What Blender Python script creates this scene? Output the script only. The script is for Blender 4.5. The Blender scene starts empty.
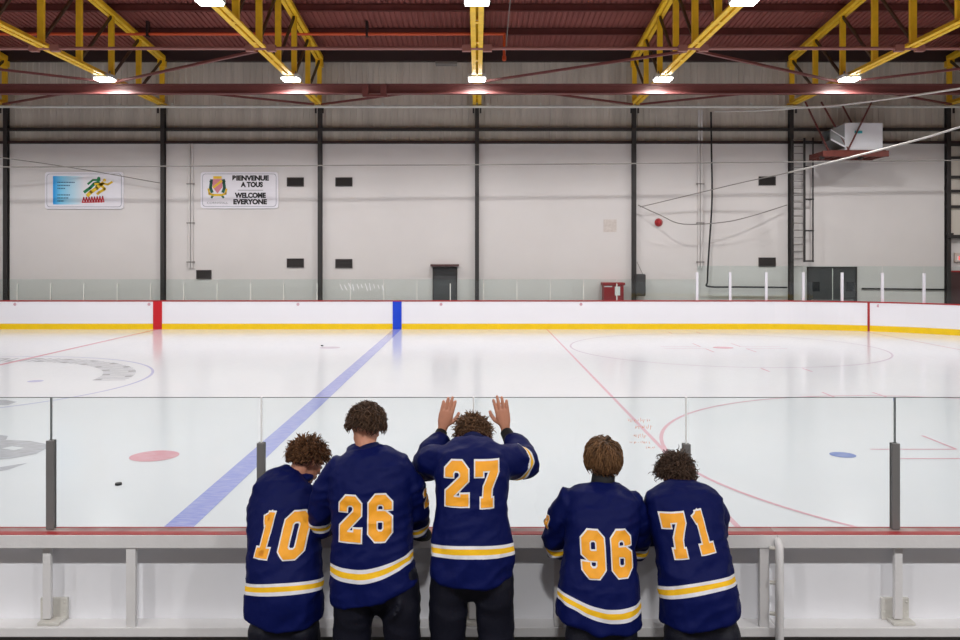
import bpy, bmesh, math, random
from mathutils import Vector, Matrix, noise
from mathutils.bvhtree import BVHTree
random.seed(7)
scene = bpy.context.scene
COL = scene.collection
PI = math.pi
V = Vector

# ------------------------------------------------------------------ camera, world, lights, exposure
EYE = 2.69                     # eye height above the ice
F = 836.0                      # focal length in pixels of a 960 px frame
cam_d = bpy.data.cameras.new('camera')
cam = bpy.data.objects.new('camera', cam_d)
COL.objects.link(cam)
cam.location = (0, 0, EYE)
cam.rotation_euler = (PI/2, 0, 0)
cam_d.sensor_width = 36
cam_d.lens = F/960*36
cam_d.shift_x = 3/960
cam_d.shift_y = -63/960
cam_d.clip_start = 0.05
cam_d.clip_end = 200
scene.camera = cam
scene.view_settings.view_transform = 'Standard'
scene.view_settings.look = 'None'
scene.view_settings.gamma = 1
scene.view_settings.use_curve_mapping = False
scene.view_settings.exposure = 0.0
world = bpy.data.worlds.new('world')
scene.world = world
world.use_nodes = True
world.node_tree.nodes['Background'].inputs[0].default_value = (0.5, 0.55, 0.6, 1)
world.node_tree.nodes['Background'].inputs[1].default_value = 0.02

LAMP_W = 222.0                 # watts of each arena lamp
LAMP_SPREAD = math.radians(165)
BAY = 6.1
TRUSS_X = [-18.3, -12.2, -6.1, 0.0, 6.1, 12.2, 18.3]
LAMP_Y = [27.4, 19.05, 10.7, -2.2]
CHORD_Z = 8.58
for tx in TRUSS_X:
    for ly in LAMP_Y:
        ld = bpy.data.lights.new('arena_lamp_light', 'AREA')
        ld.shape = 'RECTANGLE'
        ld.size = 0.55; ld.size_y = 0.5
        ld.energy = LAMP_W*(1.8 if ly < 0 else 1.1)
        ld.color = (1.0, 0.985, 0.97)
        ld.spread = LAMP_SPREAD
        lo = bpy.data.objects.new('arena_lamp_light', ld)
        lo.location = (tx, ly, CHORD_Z-0.16)
        COL.objects.link(lo)

# ------------------------------------------------------------------ helpers
def at(px, py, y):
    """point seen at photograph position (px, py), y metres in front of the camera"""
    return V(((px-477)*y/F, y, EYE+(257-py)*y/F))

def srgb(r, g, b):
    f = lambda c: (c/255/12.92) if c/255 <= 0.04045 else ((c/255+0.055)/1.055)**2.4
    return (f(r), f(g), f(b), 1)

def mat(name, rgb, rough=0.6, metal=0.0, var=0.0, scale=4.0, bump=0.0, bscale=60.0, emit=0.0, spec=0.5, stretch=(1, 1, 1), rgb2=None):
    m = bpy.data.materials.new(name)
    m.use_nodes = True
    nt = m.node_tree
    b = nt.nodes['Principled BSDF']
    c = srgb(*rgb)
    b.inputs['Base Color'].default_value = c
    b.inputs['Roughness'].default_value = rough
    b.inputs['Metallic'].default_value = metal
    b.inputs['Specular IOR Level'].default_value = spec
    tc = nt.nodes.new('ShaderNodeTexCoord')
    if var or rgb2:
        mp = nt.nodes.new('ShaderNodeMapping')
        mp.inputs['Scale'].default_value = stretch
        nt.links.new(tc.outputs['Object'], mp.inputs[0])
        n = nt.nodes.new('ShaderNodeTexNoise')
        n.inputs['Scale'].default_value = scale
        n.inputs['Detail'].default_value = 6
        nt.links.new(mp.outputs[0], n.inputs['Vector'])
        r = nt.nodes.new('ShaderNodeValToRGB')
        r.color_ramp.elements[0].position = 0.3
        r.color_ramp.elements[1].position = 0.7
        if rgb2:
            r.color_ramp.elements[0].color = srgb(*rgb2)
            r.color_ramp.elements[1].color = c
        else:
            r.color_ramp.elements[0].color = (c[0]*(1-var), c[1]*(1-var), c[2]*(1-var), 1)
            r.color_ramp.elements[1].color = (min(1, c[0]*(1+var)), min(1, c[1]*(1+var)), min(1, c[2]*(1+var)), 1)
        nt.links.new(n.outputs['Fac'], r.inputs[0])
        nt.links.new(r.outputs[0], b.inputs['Base Color'])
    if bump:
        n2 = nt.nodes.new('ShaderNodeTexNoise')
        n2.inputs['Scale'].default_value = bscale
        n2.inputs['Detail'].default_value = 4
        nt.links.new(tc.outputs['Object'], n2.inputs['Vector'])
        bp = nt.nodes.new('ShaderNodeBump')
        bp.inputs['Strength'].default_value = bump
        bp.inputs['Distance'].default_value = 0.01
        nt.links.new(n2.outputs['Fac'], bp.inputs['Height'])
        nt.links.new(bp.outputs[0], b.inputs['Normal'])
    if emit:
        b.inputs['Emission Color'].default_value = c
        b.inputs['Emission Strength'].default_value = emit
    return m

def glass_mat(name, tint, rough=0.02):
    m = bpy.data.materials.new(name)
    m.use_nodes = True
    nt = m.node_tree
    nt.nodes.clear()
    out = nt.nodes.new('ShaderNodeOutputMaterial')
    tr = nt.nodes.new('ShaderNodeBsdfTransparent')
    tr.inputs[0].default_value = (*tint, 1)
    gl = nt.nodes.new('ShaderNodeBsdfGlossy')
    gl.inputs['Roughness'].default_value = rough
    fr = nt.nodes.new('ShaderNodeFresnel')
    fr.inputs[0].default_value = 1.45
    mul = nt.nodes.new('ShaderNodeMath'); mul.operation = 'MULTIPLY'; mul.inputs[1].default_value = 0.7
    mx = nt.nodes.new('ShaderNodeMixShader')
    nt.links.new(fr.outputs[0], mul.inputs[0])
    nt.links.new(mul.outputs[0], mx.inputs[0])
    nt.links.new(tr.outputs[0], mx.inputs[1])
    nt.links.new(gl.outputs[0], mx.inputs[2])
    nt.links.new(mx.outputs[0], out.inputs[0])
    return m

def ice_mat(name, rgb, rough=0.13, worn=0.0, rgb_worn=(204, 207, 216)):
    m = bpy.data.materials.new(name)
    m.use_nodes = True
    nt = m.node_tree
    b = nt.nodes['Principled BSDF']
    tc = nt.nodes.new('ShaderNodeTexCoord')
    n = nt.nodes.new('ShaderNodeTexNoise'); n.inputs['Scale'].default_value = 0.35; n.inputs['Detail'].default_value = 8
    nt.links.new(tc.outputs['Object'], n.inputs['Vector'])
    mp = nt.nodes.new('ShaderNodeMapping'); mp.inputs['Scale'].default_value = (1.5, 14, 1); mp.inputs['Rotation'].default_value = (0, 0, 0.25)
    nt.links.new(tc.outputs['Object'], mp.inputs[0])
    n2 = nt.nodes.new('ShaderNodeTexNoise'); n2.inputs['Scale'].default_value = 4; n2.inputs['Detail'].default_value = 8
    nt.links.new(mp.outputs[0], n2.inputs['Vector'])
    c = srgb(*rgb); w = srgb(*rgb_worn)
    r = nt.nodes.new('ShaderNodeValToRGB')
    r.color_ramp.elements[0].position = 0.35; r.color_ramp.elements[1].position = 0.65
    if worn:
        r.color_ramp.elements[0].color = c
        r.color_ramp.elements[1].color = tuple(c[i]*(1-worn)+w[i]*worn for i in range(3))+(1,)
        nt.links.new(n2.outputs['Fac'], r.inputs[0])
    else:
        r.color_ramp.elements[0].color = (c[0]*0.97, c[1]*0.98, c[2]*0.985, 1)
        r.color_ramp.elements[1].color = c
        nt.links.new(n.outputs['Fac'], r.inputs[0])
    nt.links.new(r.outputs[0], b.inputs['Base Color'])
    b.inputs['Roughness'].default_value = rough
    b.inputs['IOR'].default_value = 1.33
    rr = nt.nodes.new('ShaderNodeMapRange')
    rr.inputs['To Min'].default_value = rough*0.6; rr.inputs['To Max'].default_value = rough*1.7
    nt.links.new(n2.outputs['Fac'], rr.inputs['Value'])
    nt.links.new(rr.outputs[0], b.inputs['Roughness'])
    bp = nt.nodes.new('ShaderNodeBump'); bp.inputs['Strength'].default_value = 0.04; bp.inputs['Distance'].default_value = 0.01
    nt.links.new(n2.outputs['Fac'], bp.inputs['Height'])
    nt.links.new(bp.outputs[0], b.inputs['Normal'])
    return m

def link_mesh(name, me, mats, parent=None):
    o = bpy.data.objects.new(name, me)
    COL.objects.link(o)
    if not isinstance(mats, (list, tuple)): mats = [mats]
    for m in mats: me.materials.append(m)
    if parent is not None:
        w = V((0, 0, 0)); p = parent
        while p is not None:
            w += p.location; p = p.parent
        me.transform(Matrix.Translation(-w))
        o.parent = parent
    return o

def obj(name, bm, mats, parent=None, smooth=False):
    """one mesh object; geometry is given in world coordinates"""
    bmesh.ops.recalc_face_normals(bm, faces=bm.faces)
    me = bpy.data.meshes.new(name)
    bm.to_mesh(me); bm.free()
    if smooth:
        me.shade_smooth()
    return link_mesh(name, me, mats, parent)

def anchor(o, loc):
    """move a top-level mesh's origin to loc, geometry kept in place"""
    loc = V(loc)
    o.data.transform(Matrix.Translation(-loc))
    o.location = loc
    return o

def tag(o, label, cat, group=None):
    o['label'] = label; o['category'] = cat
    if group: o['group'] = group
    return o

def thing(name, label, cat, loc=(0, 0, 0), group=None):
    o = bpy.data.objects.new(name, None)
    o.empty_display_size = 0.1
    COL.objects.link(o)
    o.location = loc
    return tag(o, label, cat, group)

def struct(o):
    o['kind'] = 'structure'
    return o

def dup(root, offset, label):
    """copy of a thing with its parts and sub-parts, sharing mesh data"""
    r = root.copy(); COL.objects.link(r)
    r.location = root.location + V(offset)
    r['label'] = label
    for ch in list(root.children):
        c = ch.copy(); COL.objects.link(c); c.parent = r
        for g in list(ch.children):
            d = g.copy(); COL.objects.link(d); d.parent = c
    return r

def box(bm, x0, x1, y0, y1, z0, z1, bevel=0.0, mi=0):
    vs = [bm.verts.new((x, y, z)) for z in (z0, z1) for y in (y0, y1) for x in (x0, x1)]
    idx = [(0, 1, 3, 2), (4, 6, 7, 5), (0, 4, 5, 1), (2, 3, 7, 6), (0, 2, 6, 4), (1, 5, 7, 3)]
    fs = [bm.faces.new([vs[i] for i in f]) for f in idx]
    for f in fs: f.material_index = mi
    if bevel:
        es = list({e for f in fs for e in f.edges})
        bmesh.ops.bevel(bm, geom=es, offset=bevel, segments=2, affect='EDGES', profile=0.5)
    return fs

def nbox(*a, **k):
    bm = bmesh.new(); box(bm, *a, **k); return bm

def rot_frame(t, ref):
    t = t.normalized()
    a = ref - t*ref.dot(t)
    if a.length < 1e-4: a = V((0, 1, 0)) - t*t.y
    a.normalize()
    b = t.cross(a)
    return a, b

def tube(bm, pts, radii, ref=V((1, 0, 0)), seg=14, cap=True, power=2.0, mi=0, frames=None):
    """loft of elliptical rings along pts; radii are r or (a, b), a along ref"""
    pts = [V(p) for p in pts]
    rr = [(r, r) if not isinstance(r, (tuple, list)) else tuple(r) for r in radii]
    n = len(pts)
    tans = []
    for i in range(n):
        if i == 0: t = pts[1]-pts[0]
        elif i == n-1: t = pts[-1]-pts[-2]
        else: t = (pts[i+1]-pts[i]).normalized()+(pts[i]-pts[i-1]).normalized()
        tans.append(t.normalized())
    rings = []
    P, R, T = list(pts), list(rr), list(tans)
    if cap:
        e0 = min(rr[0]); e1 = min(rr[-1])
        P = [pts[0]-tans[0]*e0*0.75, pts[0]-tans[0]*e0*0.45] + P + [pts[-1]+tans[-1]*e1*0.45, pts[-1]+tans[-1]*e1*0.75]
        R = [(rr[0][0]*0.5, rr[0][1]*0.5), (rr[0][0]*0.85, rr[0][1]*0.85)] + R + [(rr[-1][0]*0.85, rr[-1][1]*0.85), (rr[-1][0]*0.5, rr[-1][1]*0.5)]
        T = [tans[0]]*2 + T + [tans[-1]]*2
    for p, (ra, rb), t in zip(P, R, T):
        a, b = rot_frame(t, ref)
        ring = []
        for k in range(seg):
            th = 2*PI*k/seg
            c, s = math.cos(th), math.sin(th)
            ex = 2/power
            cx = math.copysign(abs(c)**ex, c); sx = math.copysign(abs(s)**ex, s)
            ring.append(bm.verts.new(p + a*ra*cx + b*rb*sx))
        rings.append(ring)
    fs = []
    for i in range(len(rings)-1):
        for k in range(seg):
            k2 = (k+1) % seg
            fs.append(bm.faces.new((rings[i][k], rings[i][k2], rings[i+1][k2], rings[i+1][k])))
    fs.append(bm.faces.new(list(reversed(rings[0]))))
    fs.append(bm.faces.new(rings[-1]))
    for f in fs: f.material_index = mi
    return rings

def bar(bm, p, q, w, h=None, seg=4):
    """rectangular bar between p and q"""
    h = h or w
    p = V(p); q = V(q)
    t = (q-p).normalized()
    ref = V((1, 0, 0)) if abs(t.x) < 0.8 else V((0, 1, 0))
    a, b = rot_frame(t, ref)
    a = a*w/2; b = b*h/2
    r0 = [bm.verts.new(p+s*a+u*b) for s, u in ((-1, -1), (1, -1), (1, 1), (-1, 1))]
    r1 = [bm.verts.new(q+s*a+u*b) for s, u in ((-1, -1), (1, -1), (1, 1), (-1, 1))]
    for k in range(4):
        bm.faces.new((r0[k], r0[(k+1) % 4], r1[(k+1) % 4], r1[k]))
    bm.faces.new(r0[::-1]); bm.faces.new(r1)

def rod(bm, p, q, r, seg=8):
    tube(bm, [p, q], [r, r], seg=seg, cap=False, ref=V((1, 0, 0)) if abs((V(q)-V(p)).normalized().x) < 0.8 else V((0, 1, 0)))

def poly(bm, pts, mi=0):
    f = bm.faces.new([bm.verts.new(p) for p in pts]); f.material_index = mi
    return f

def ellipsoid(bm, c, r, R=None, seg=18, rings=12):
    R = R or Matrix.Identity(3)
    g = []
    for i in range(1, rings):
        ph = PI*i/rings
        g.append([bm.verts.new(V(c)+R@V((r[0]*math.sin(ph)*math.cos(2*PI*k/seg), r[1]*math.sin(ph)*math.sin(2*PI*k/seg), r[2]*math.cos(ph)))) for k in range(seg)])
    top = bm.verts.new(V(c)+R@V((0, 0, r[2]))); bot = bm.verts.new(V(c)+R@V((0, 0, -r[2])))
    for k in range(seg):
        k2 = (k+1) % seg
        bm.faces.new((top, g[0][k], g[0][k2]))
        bm.faces.new((bot, g[-1][k2], g[-1][k]))
        for i in range(len(g)-1):
            bm.faces.new((g[i][k], g[i+1][k], g[i+1][k2], g[i][k2]))

def text_mesh(txt, size, loc, mi_mat, parent, name='lettering', rot=(PI/2, 0, 0), offset=0.0, depth=0.004, width=None, shear=0.0):
    cu = bpy.data.curves.new(name, 'FONT')
    cu.body = txt; cu.size = size; cu.align_x = 'CENTER'; cu.align_y = 'CENTER'
    cu.offset = offset; cu.extrude = depth; cu.shear = shear
    t = bpy.data.objects.new('tmp', cu); COL.objects.link(t)
    bpy.context.view_layer.update()
    dg = bpy.context.evaluated_depsgraph_get()
    me = bpy.data.meshes.new_from_object(t.evaluated_get(dg))
    bpy.data.objects.remove(t)
    me.materials.clear()
    if width:
        xs = [v.co.x for v in me.vertices]; w = max(xs)-min(xs)
        for v in me.vertices: v.co.x *= width/w
    from mathutils import Euler
    me.transform(Matrix.Translation(V(loc)) @ Euler(rot).to_matrix().to_4x4())
    return link_mesh(name, me, mi_mat, parent)

# ------------------------------------------------------------------ materials
M = {}
M['ice'] = ice_mat('ice', (209, 212, 218))
M['ice_blue'] = ice_mat('ice_blue_paint', (132, 140, 206), worn=0.45)
M['ice_red'] = ice_mat('ice_red_paint', (202, 140, 152), worn=0.35)
M['ice_pink'] = ice_mat('ice_thin_red_paint', (208, 156, 168), worn=0.45)
M['ice_pale'] = ice_mat('ice_faint_paint', (190, 174, 188), worn=0.4)
M['ice_lilac'] = ice_mat('ice_circle_blue_paint', (168, 168, 206), worn=0.35)
M['ice_grey'] = ice_mat('ice_grey_paint', (158, 158, 164), worn=0.5)
M['ice_dot_blue'] = ice_mat('ice_dot_blue', (92, 116, 180), worn=0.3)
M['wall'] = mat('wall_white_panel', (209, 205, 204), 0.75, var=0.02, scale=0.7, bump=0.05, bscale=30)
M['clad'] = mat('ribbed_wall_cladding', (198, 191, 181), 0.5, var=0.14, scale=1.0, stretch=(3, 1, 0.25))
M['deck'] = mat('maroon_roof_deck', (138, 78, 72), 0.55, var=0.10, scale=1.5)
M['purlin'] = mat('maroon_steel', (104, 52, 49), 0.5, var=0.12, scale=3)
M['eave'] = mat('dark_maroon_steel', (48, 30, 30), 0.6)
M['beam'] = mat('maroon_beam_paint', (112, 62, 60), 0.45, var=0.08, scale=3)
M['yellow'] = mat('yellow_steel_paint', (240, 194, 44), 0.4, var=0.10, scale=3)
M['brown'] = mat('dark_brown_steel', (74, 56, 40), 0.5, var=0.1)
M['column'] = mat('charcoal_steel', (46, 43, 43), 0.5, var=0.1)
M['pale'] = mat('pale_grey_pipe', (204, 206, 200), 0.5, var=0.05)
M['pink'] = mat('rose_brown_pipe', (150, 100, 94), 0.5)
M['orange_pipe'] = mat('orange_pipe', (214, 88, 44), 0.45)
M['cable'] = mat('grey_cable', (128, 124, 120), 0.6)
M['white_cable'] = mat('pale_cable', (186, 183, 180), 0.5)
M['black'] = mat('black_rubber', (28, 28, 30), 0.6)
M['housing'] = mat('lamp_housing_white', (190, 190, 188), 0.4)
M['lens'] = mat('lit_lamp_lens', (255, 253, 246), 0.3, emit=22.0)
M['board'] = mat('white_board_plastic', (236, 236, 243), 0.28)
M['kick'] = mat('yellow_kick_plate', (240, 200, 10), 0.3, var=0.04)
M['cap'] = mat('red_cap_rail', (168, 40, 46), 0.35, var=0.08)
M['board_red'] = mat('red_board_band', (198, 30, 40), 0.3)
M['board_blue'] = mat('blue_board_band', (10, 66, 206), 0.3)
M['glass'] = glass_mat('near_glass', (0.965, 0.99, 0.987))
M['glass_far'] = glass_mat('far_glass', (0.93, 0.975, 0.965))
M['alu'] = mat('grey_aluminium', (128, 127, 127), 0.4, metal=0.3, var=0.05)
M['gasket'] = mat('dark_gasket', (90, 98, 98), 0.4)
M['joint'] = mat('pale_glass_joint', (250, 252, 252), 0.3)
M['worn_red'] = mat('worn_red_cap', (160, 26, 32), 0.5, rgb2=(176, 62, 64), scale=7, stretch=(1, 3, 3))
M['sill'] = mat('worn_sill_strip', (184, 166, 163), 0.55, rgb2=(150, 96, 98), scale=7)
M['frame'] = mat('white_painted_frame', (222, 221, 222), 0.5, var=0.04, scale=6, bump=0.15, bscale=40)
M['panel'] = mat('board_back_panel', (232, 233, 238), 0.45, var=0.03, scale=2)
M['plinth'] = mat('dark_grey_base_panel', (104, 100, 98), 0.6, var=0.08)
M['bracket'] = mat('bracket_white_paint', (206, 204, 198), 0.5, var=0.12, scale=12, bump=0.1)
M['floor'] = mat('grey_rubber_floor', (96, 94, 94), 0.8, var=0.1, scale=5, bump=0.2)
M['concrete'] = mat('concrete_floor', (140, 137, 132), 0.8, var=0.08, scale=3, bump=0.1)
M['sidewall'] = mat('side_wall_panel', (190, 184, 180), 0.7, var=0.03)
M['door'] = mat('dark_grey_door', (62, 63, 66), 0.5, var=0.05)
M['doorglass'] = mat('dark_door_glass', (30, 34, 38), 0.15)
M['dark_trim'] = mat('dark_red_trim', (74, 44, 46), 0.5)
M['vent'] = mat('vent_dark', (44, 40, 40), 0.7)
M['vent_frame'] = mat('vent_frame', (60, 54, 54), 0.6)
M['sign_white'] = mat('sign_white', (226, 224, 232), 0.35)
M['sign_line'] = mat('sign_border_grey', (146, 148, 160), 0.5)
M['ink'] = mat('sign_black_ink', (16, 16, 20), 0.5)
M['ink_grey'] = mat('sign_grey_ink', (140, 140, 146), 0.5)
M['s_green'] = mat('sign_green', (20, 124, 74), 0.5)
M['s_yellow'] = mat('sign_yellow', (226, 186, 36), 0.5)
M['s_red'] = mat('sign_red', (196, 36, 52), 0.5)
M['s_pink'] = mat('sign_rose', (206, 130, 142), 0.5)
M['s_dgreen'] = mat('sign_dark_green', (26, 92, 76), 0.5)
M['s_text_blue'] = mat('sign_text_blue', (38, 84, 124), 0.5)
M['red_box'] = mat('red_painted_box', (142, 26, 34), 0.45, var=0.06)
M['paper'] = mat('paper_notice', (222, 224, 226), 0.7)
M['bell'] = mat('red_bell_paint', (164, 24, 30), 0.35)
M['heater'] = mat('white_heater_case', (236, 238, 244), 0.35)
M['heater_in'] = mat('heater_inner_metal', (150, 154, 156), 0.4, metal=0.4)
M['teal'] = mat('teal_badge', (60, 170, 180), 0.4)
M['rust'] = mat('rust_red_platform', (104, 46, 38), 0.5, var=0.15, scale=8)
M['exit'] = mat('lit_exit_sign', (236, 70, 60), 0.4, emit=0.9)
M['exit_case'] = mat('exit_sign_case', (196, 180, 172), 0.5)
M['bag'] = mat('dark_padding', (58, 58, 60), 0.7, var=0.1)
M['patch'] = mat('taped_wall_patch', (190, 180, 174), 0.7, rgb2=(206, 198, 193), scale=10)
M['puck'] = mat('puck_rubber', (18, 18, 20), 0.5)
M['orange_ink'] = mat('orange_marker', (240, 160, 120), 0.6)

# sky-blue sign panel that fades to white to the right, as printed
def sign_gradient():
    m = bpy.data.materials.new('sign_blue_print'); m.use_nodes = True
    nt = m.node_tree; b = nt.nodes['Principled BSDF']
    tc = nt.nodes.new('ShaderNodeTexCoord'); sp = nt.nodes.new('ShaderNodeSeparateXYZ')
    nt.links.new(tc.outputs['Generated'], sp.inputs[0])
    r = nt.nodes.new('ShaderNodeValToRGB')
    r.color_ramp.elements[0].color = srgb(20, 150, 226); r.color_ramp.elements[0].position = 0.02
    r.color_ramp.elements[1].color = srgb(226, 224, 232); r.color_ramp.elements[1].position = 1.0
    e = r.color_ramp.elements.new(0.25); e.color = srgb(120, 200, 236)
    e = r.color_ramp.elements.new(0.7); e.color = srgb(190, 220, 236)
    nt.links.new(sp.outputs['X'], r.inputs[0]); nt.links.new(r.outputs[0], b.inputs['Base Color'])
    b.inputs['Roughness'].default_value = 0.35
    return m
M['s_blue'] = sign_gradient()

# ------------------------------------------------------------------ setting: floors and ice
BY = 31.1          # inner face of the far boards
NY = 5.01          # inner face of the near boards
XC, RC, XE = 10.5, 8.5, 19.0
XL, XR = -30.0, 27.0
WALL_Y = 32.6
def rink_path(inset=0.0):
    """far straight, right-hand corners and near straight, offset outward by inset"""
    p = [(XL+0.05, BY+inset), (XC, BY+inset)]
    for k in range(1, 25):
        a = PI/2*(1-k/24)
        p.append((XC+(RC+inset)*math.cos(a), BY-RC+(RC+inset)*math.sin(a)))
    for k in range(0, 25):
        a = -PI/2*k/24
        p.append((XC+(RC+inset)*math.cos(a), NY+RC+(RC+inset)*math.sin(a)))
    p.append((XL+0.05, NY-inset))
    return p
bm = bmesh.new()
pp = rink_path(0.05)
poly(bm, [(x, y, 0.0) for x, y in pp])
ret = bmesh.ops.extrude_face_region(bm, geom=bm.faces[:])
bmesh.ops.translate(bm, verts=[e for e in ret['geom'] if isinstance(e, bmesh.types.BMVert)], vec=(0, 0, -0.1))
ice = struct(obj('floor', bm, M['ice']))
base = struct(obj('floor_surround', nbox(XL-0.3, XR+0.3, -12.5, 33.2, -0.4, -0.1), M['concrete']))
# walkway slabs around the rink, level with the ice
bm = bmesh.new()
outer = rink_path(0.12)
box(bm, XL, XR, BY+0.16, 32.9, -0.1, 0.0)
box(bm, XE+0.16, XR, NY-0.16, BY+0.16, -0.1, 0.0)
wk = struct(obj('floor_walkway', bm, M['concrete']))
nearfl = struct(obj('floor_near', nbox(XL, XR, -12.0, NY-0.16, -0.1, 0.0), M['floor']))

def ice_part(name, bm, m, label=None):
    o = obj(name, bm, m, ice)
    if label: o['label'] = label
    return o
Z1 = 0.0025
def flat(bm, x0, x1, y0, y1, z=Z1):
    poly(bm, [(x0, y0, z), (x1, y0, z), (x1, y1, z), (x0, y1, z)])
def ring(bm, cx, cy, r, w, z=Z1, a0=0, a1=2*PI, n=96):
    pts = []
    for k in range(n+1):
        a = a0+(a1-a0)*k/n
        pts.append((math.cos(a), math.sin(a)))
    for k in range(n):
        (c0, s0), (c1, s1) = pts[k], pts[k+1]
        poly(bm, [(cx+(r-w/2)*c0, cy+(r-w/2)*s0, z), (cx+(r+w/2)*c0, cy+(r+w/2)*s0, z), (cx+(r+w/2)*c1, cy+(r+w/2)*s1, z), (cx+(r-w/2)*c1, cy+(r-w/2)*s1, z)])
def disc(bm, cx, cy, r, z=Z1, n=40):
    poly(bm, [(cx+r*math.cos(2*PI*k/n), cy+r*math.sin(2*PI*k/n), z) for k in range(n)])
BLX = -2.97
CLX = -11.88
bm = bmesh.new(); flat(bm, BLX-0.15, BLX+0.15, NY+0.01, BY-0.01); ice_part('blue_line', bm, M['ice_blue'])
bm = bmesh.new(); flat(bm, CLX-0.08, CLX+0.08, NY+0.01, BY-0.01, Z1+0.001); ice_part('centre_line', bm, M['ice_red'])
bm = bmesh.new(); flat(bm, 2.57, 2.63, NY+0.01, BY-0.01); ice_part('thin_red_line', bm, M['ice_pink'])
bm = bmesh.new(); flat(bm, 13.97, 14.03, 7.4, BY-0.9); ice_part('goal_line', bm, M['ice_pink'])
bm = bmesh.new(); ring(bm, CLX, 18.0, 4.57, 0.06); ice_part('centre_circle', bm, M['ice_lilac'])
for cy, m_ in ((24.8, 'ice_pale'), (11.42, 'ice_pink')):
    bm = bmesh.new(); ring(bm, 7.3 if cy > 15 else 7.42, cy, 4.5 if cy > 15 else 4.79, 0.055, Z1+0.001); ice_part('face_off_circle', bm, M[m_])
    bm = bmesh.new(); disc(bm, 7.3, cy, 0.3); ice_part('face_off_spot', bm, M['ice_red'])
    bm = bmesh.new()
    for sx in (-0.5, 0.5):
        for sy in (-1, 1):
            y0 = cy+sy*4.6; flat(bm, 7.36+sx-0.025, 7.36+sx+0.025, min(y0, y0+sy*0.6), max(y0, y0+sy*0.6))
    ice_part('hash_marks', bm, M['ice_pink'])
    bm = bmesh.new()
    for sx in (-1, 1):
        for sy in (-1, 1):
            x0 = 7.3+sx*0.6; yy = cy+sy*0.27
            flat(bm, min(x0, x0+sx*1.2), max(x0, x0+sx*1.2), yy-0.025, yy+0.025)
            flat(bm, x0-0.025, x0+0.025, min(yy, yy+sy*0.9), max(yy, yy+sy*0.9), Z1+0.001)
    ice_part('restraining_marks', bm, M['ice_pink'])
bm = bmesh.new(); disc(bm, -4.36, 11.3, 0.32); ice_part('face_off_spot', bm, M['ice_red'])
bm = bmesh.new(); disc(bm, -4.36, 24.8, 0.30); 
ice_part('face_off_spot', bm, M['ice_pale'])
bm = bmesh.new(); disc(bm, 4.97, 11.36, 0.17); ice_part('blue_spot', bm, M['ice_dot_blue'])
bm = bmesh.new(); disc(bm, -9.56, 18.1, 0.16); ice_part('blue_spot', bm, M['ice_lilac'])
# faint lettering painted round the far side of the centre circle
bm = bmesh.new()
rnd = random.Random(3)
for k in range(17):
    a = math.radians(4+k*6.2)
    for s in range(3):
        aa = a+math.radians(s*1.7)
        r0, r1 = 3.5, 4.2
        if s == 1: r0 = r1-0.16 if k % 2 else r0; r1 = r1
        if s == 1 and not k % 2: r1 = r0+0.16
        da = math.radians(0.55 if s != 1 else 1.5)
        poly(bm, [(CLX+r*math.cos(t), 18.0+r*math.sin(t), Z1) for r, t in ((r0, aa-da), (r1, aa-da), (r1, aa+da), (r0, aa+da))])
ice_part('circle_lettering', bm, M['ice_grey'])
# grey printed emblem on the ice at left
bm = bmesh.new()
def icep(px, py, z=Z1):
    d = EYE*F/(py-257); return V(((px-477)*d/F, d, z))
for pts in ([(-60, 436), (-10, 434), (8, 436), (6, 440), (30, 441), (46, 444), (48, 448), (36, 454), (10, 459), (-60, 466)],
            [(-60, 470), (-5, 468), (28, 463), (8, 470), (-60, 482)],
            [(-60, 398), (6, 400), (17, 402), (8, 405), (-60, 408)]):
    poly(bm, [icep(*p) for p in pts])
ice_part('ice_emblem', bm, M['ice_grey'])
bm = bmesh.new(); poly(bm, [icep(x, y, Z1+0.001) for x, y in ((2, 448.5), (12, 446.5), (24, 448), (14, 450.5))])
ice_part('emblem_white_hole', bm, M['ice'])  # white hole in the emblem's grey print, in plain ice colour

# ------------------------------------------------------------------ setting: walls and roof
bm = bmesh.new()
box(bm, XL, XR, WALL_Y, WALL_Y+0.15, 0, 7.15)
struct(obj('wall_back', bm, M['wall']))
bm = bmesh.new()
x = XL; prof = []
while x < XR:
    prof += [(x, 0.0), (x+0.15, 0.0), (x+0.17, -0.035), (x+0.21, -0.035)]
    x += 0.23
for (xa, ya), (xb, yb) in zip(prof[:-1], prof[1:]):
    poly(bm, [(xa, WALL_Y+0.12+ya, 7.1), (xb, WALL_Y+0.12+yb, 7.1), (xb, WALL_Y+0.12+yb, 10.9), (xa, WALL_Y+0.12+ya, 10.9)])
struct(obj('wall_back_cladding', bm, M['clad']))
struct(obj('wall_left', nbox(XL-0.2, XL, -12.0, 32.9, 0, 11.9), M['sidewall']))
struct(obj('wall_right', nbox(XR, XR+0.2, -12.0, 32.9, 0, 11.9), M['sidewall']))
struct(obj('wall_front', nbox(XL, XR, -12.2, -12.0, 0, 10.6), M['sidewall']))
# darker recess beyond the last column, upper right
bm = bmesh.new()
box(bm, 18.25, 18.43, WALL_Y-0.28, WALL_Y, 3.42, 3.62)
box(bm, 18.25, 24.5, WALL_Y-0.2, WALL_Y, 3.42, 3.55)
PEAK_Y = 14.0
def roof_z(y): return 10.45 + 0.088*(32.4-PEAK_Y - abs(y-PEAK_Y))
for zz in (4.6, 5.2, 5.75, 6.5, 7.0):
    box(bm, 18.25, 24.5, WALL_Y-0.14, WALL_Y, zz, zz+0.1)
t = thing('wall_girt_frame', 'dark steel girt frame on the wall above the exit sign, far right', 'steel frame', (21, WALL_Y-0.1, 3.4))
obj('girt_rails', bm, M['column'], t)
obj('backing_panel', nbox(18.43, 24.5, WALL_Y-0.04, WALL_Y-0.002, 3.55, 7.1), M['clad'], t)

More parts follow.
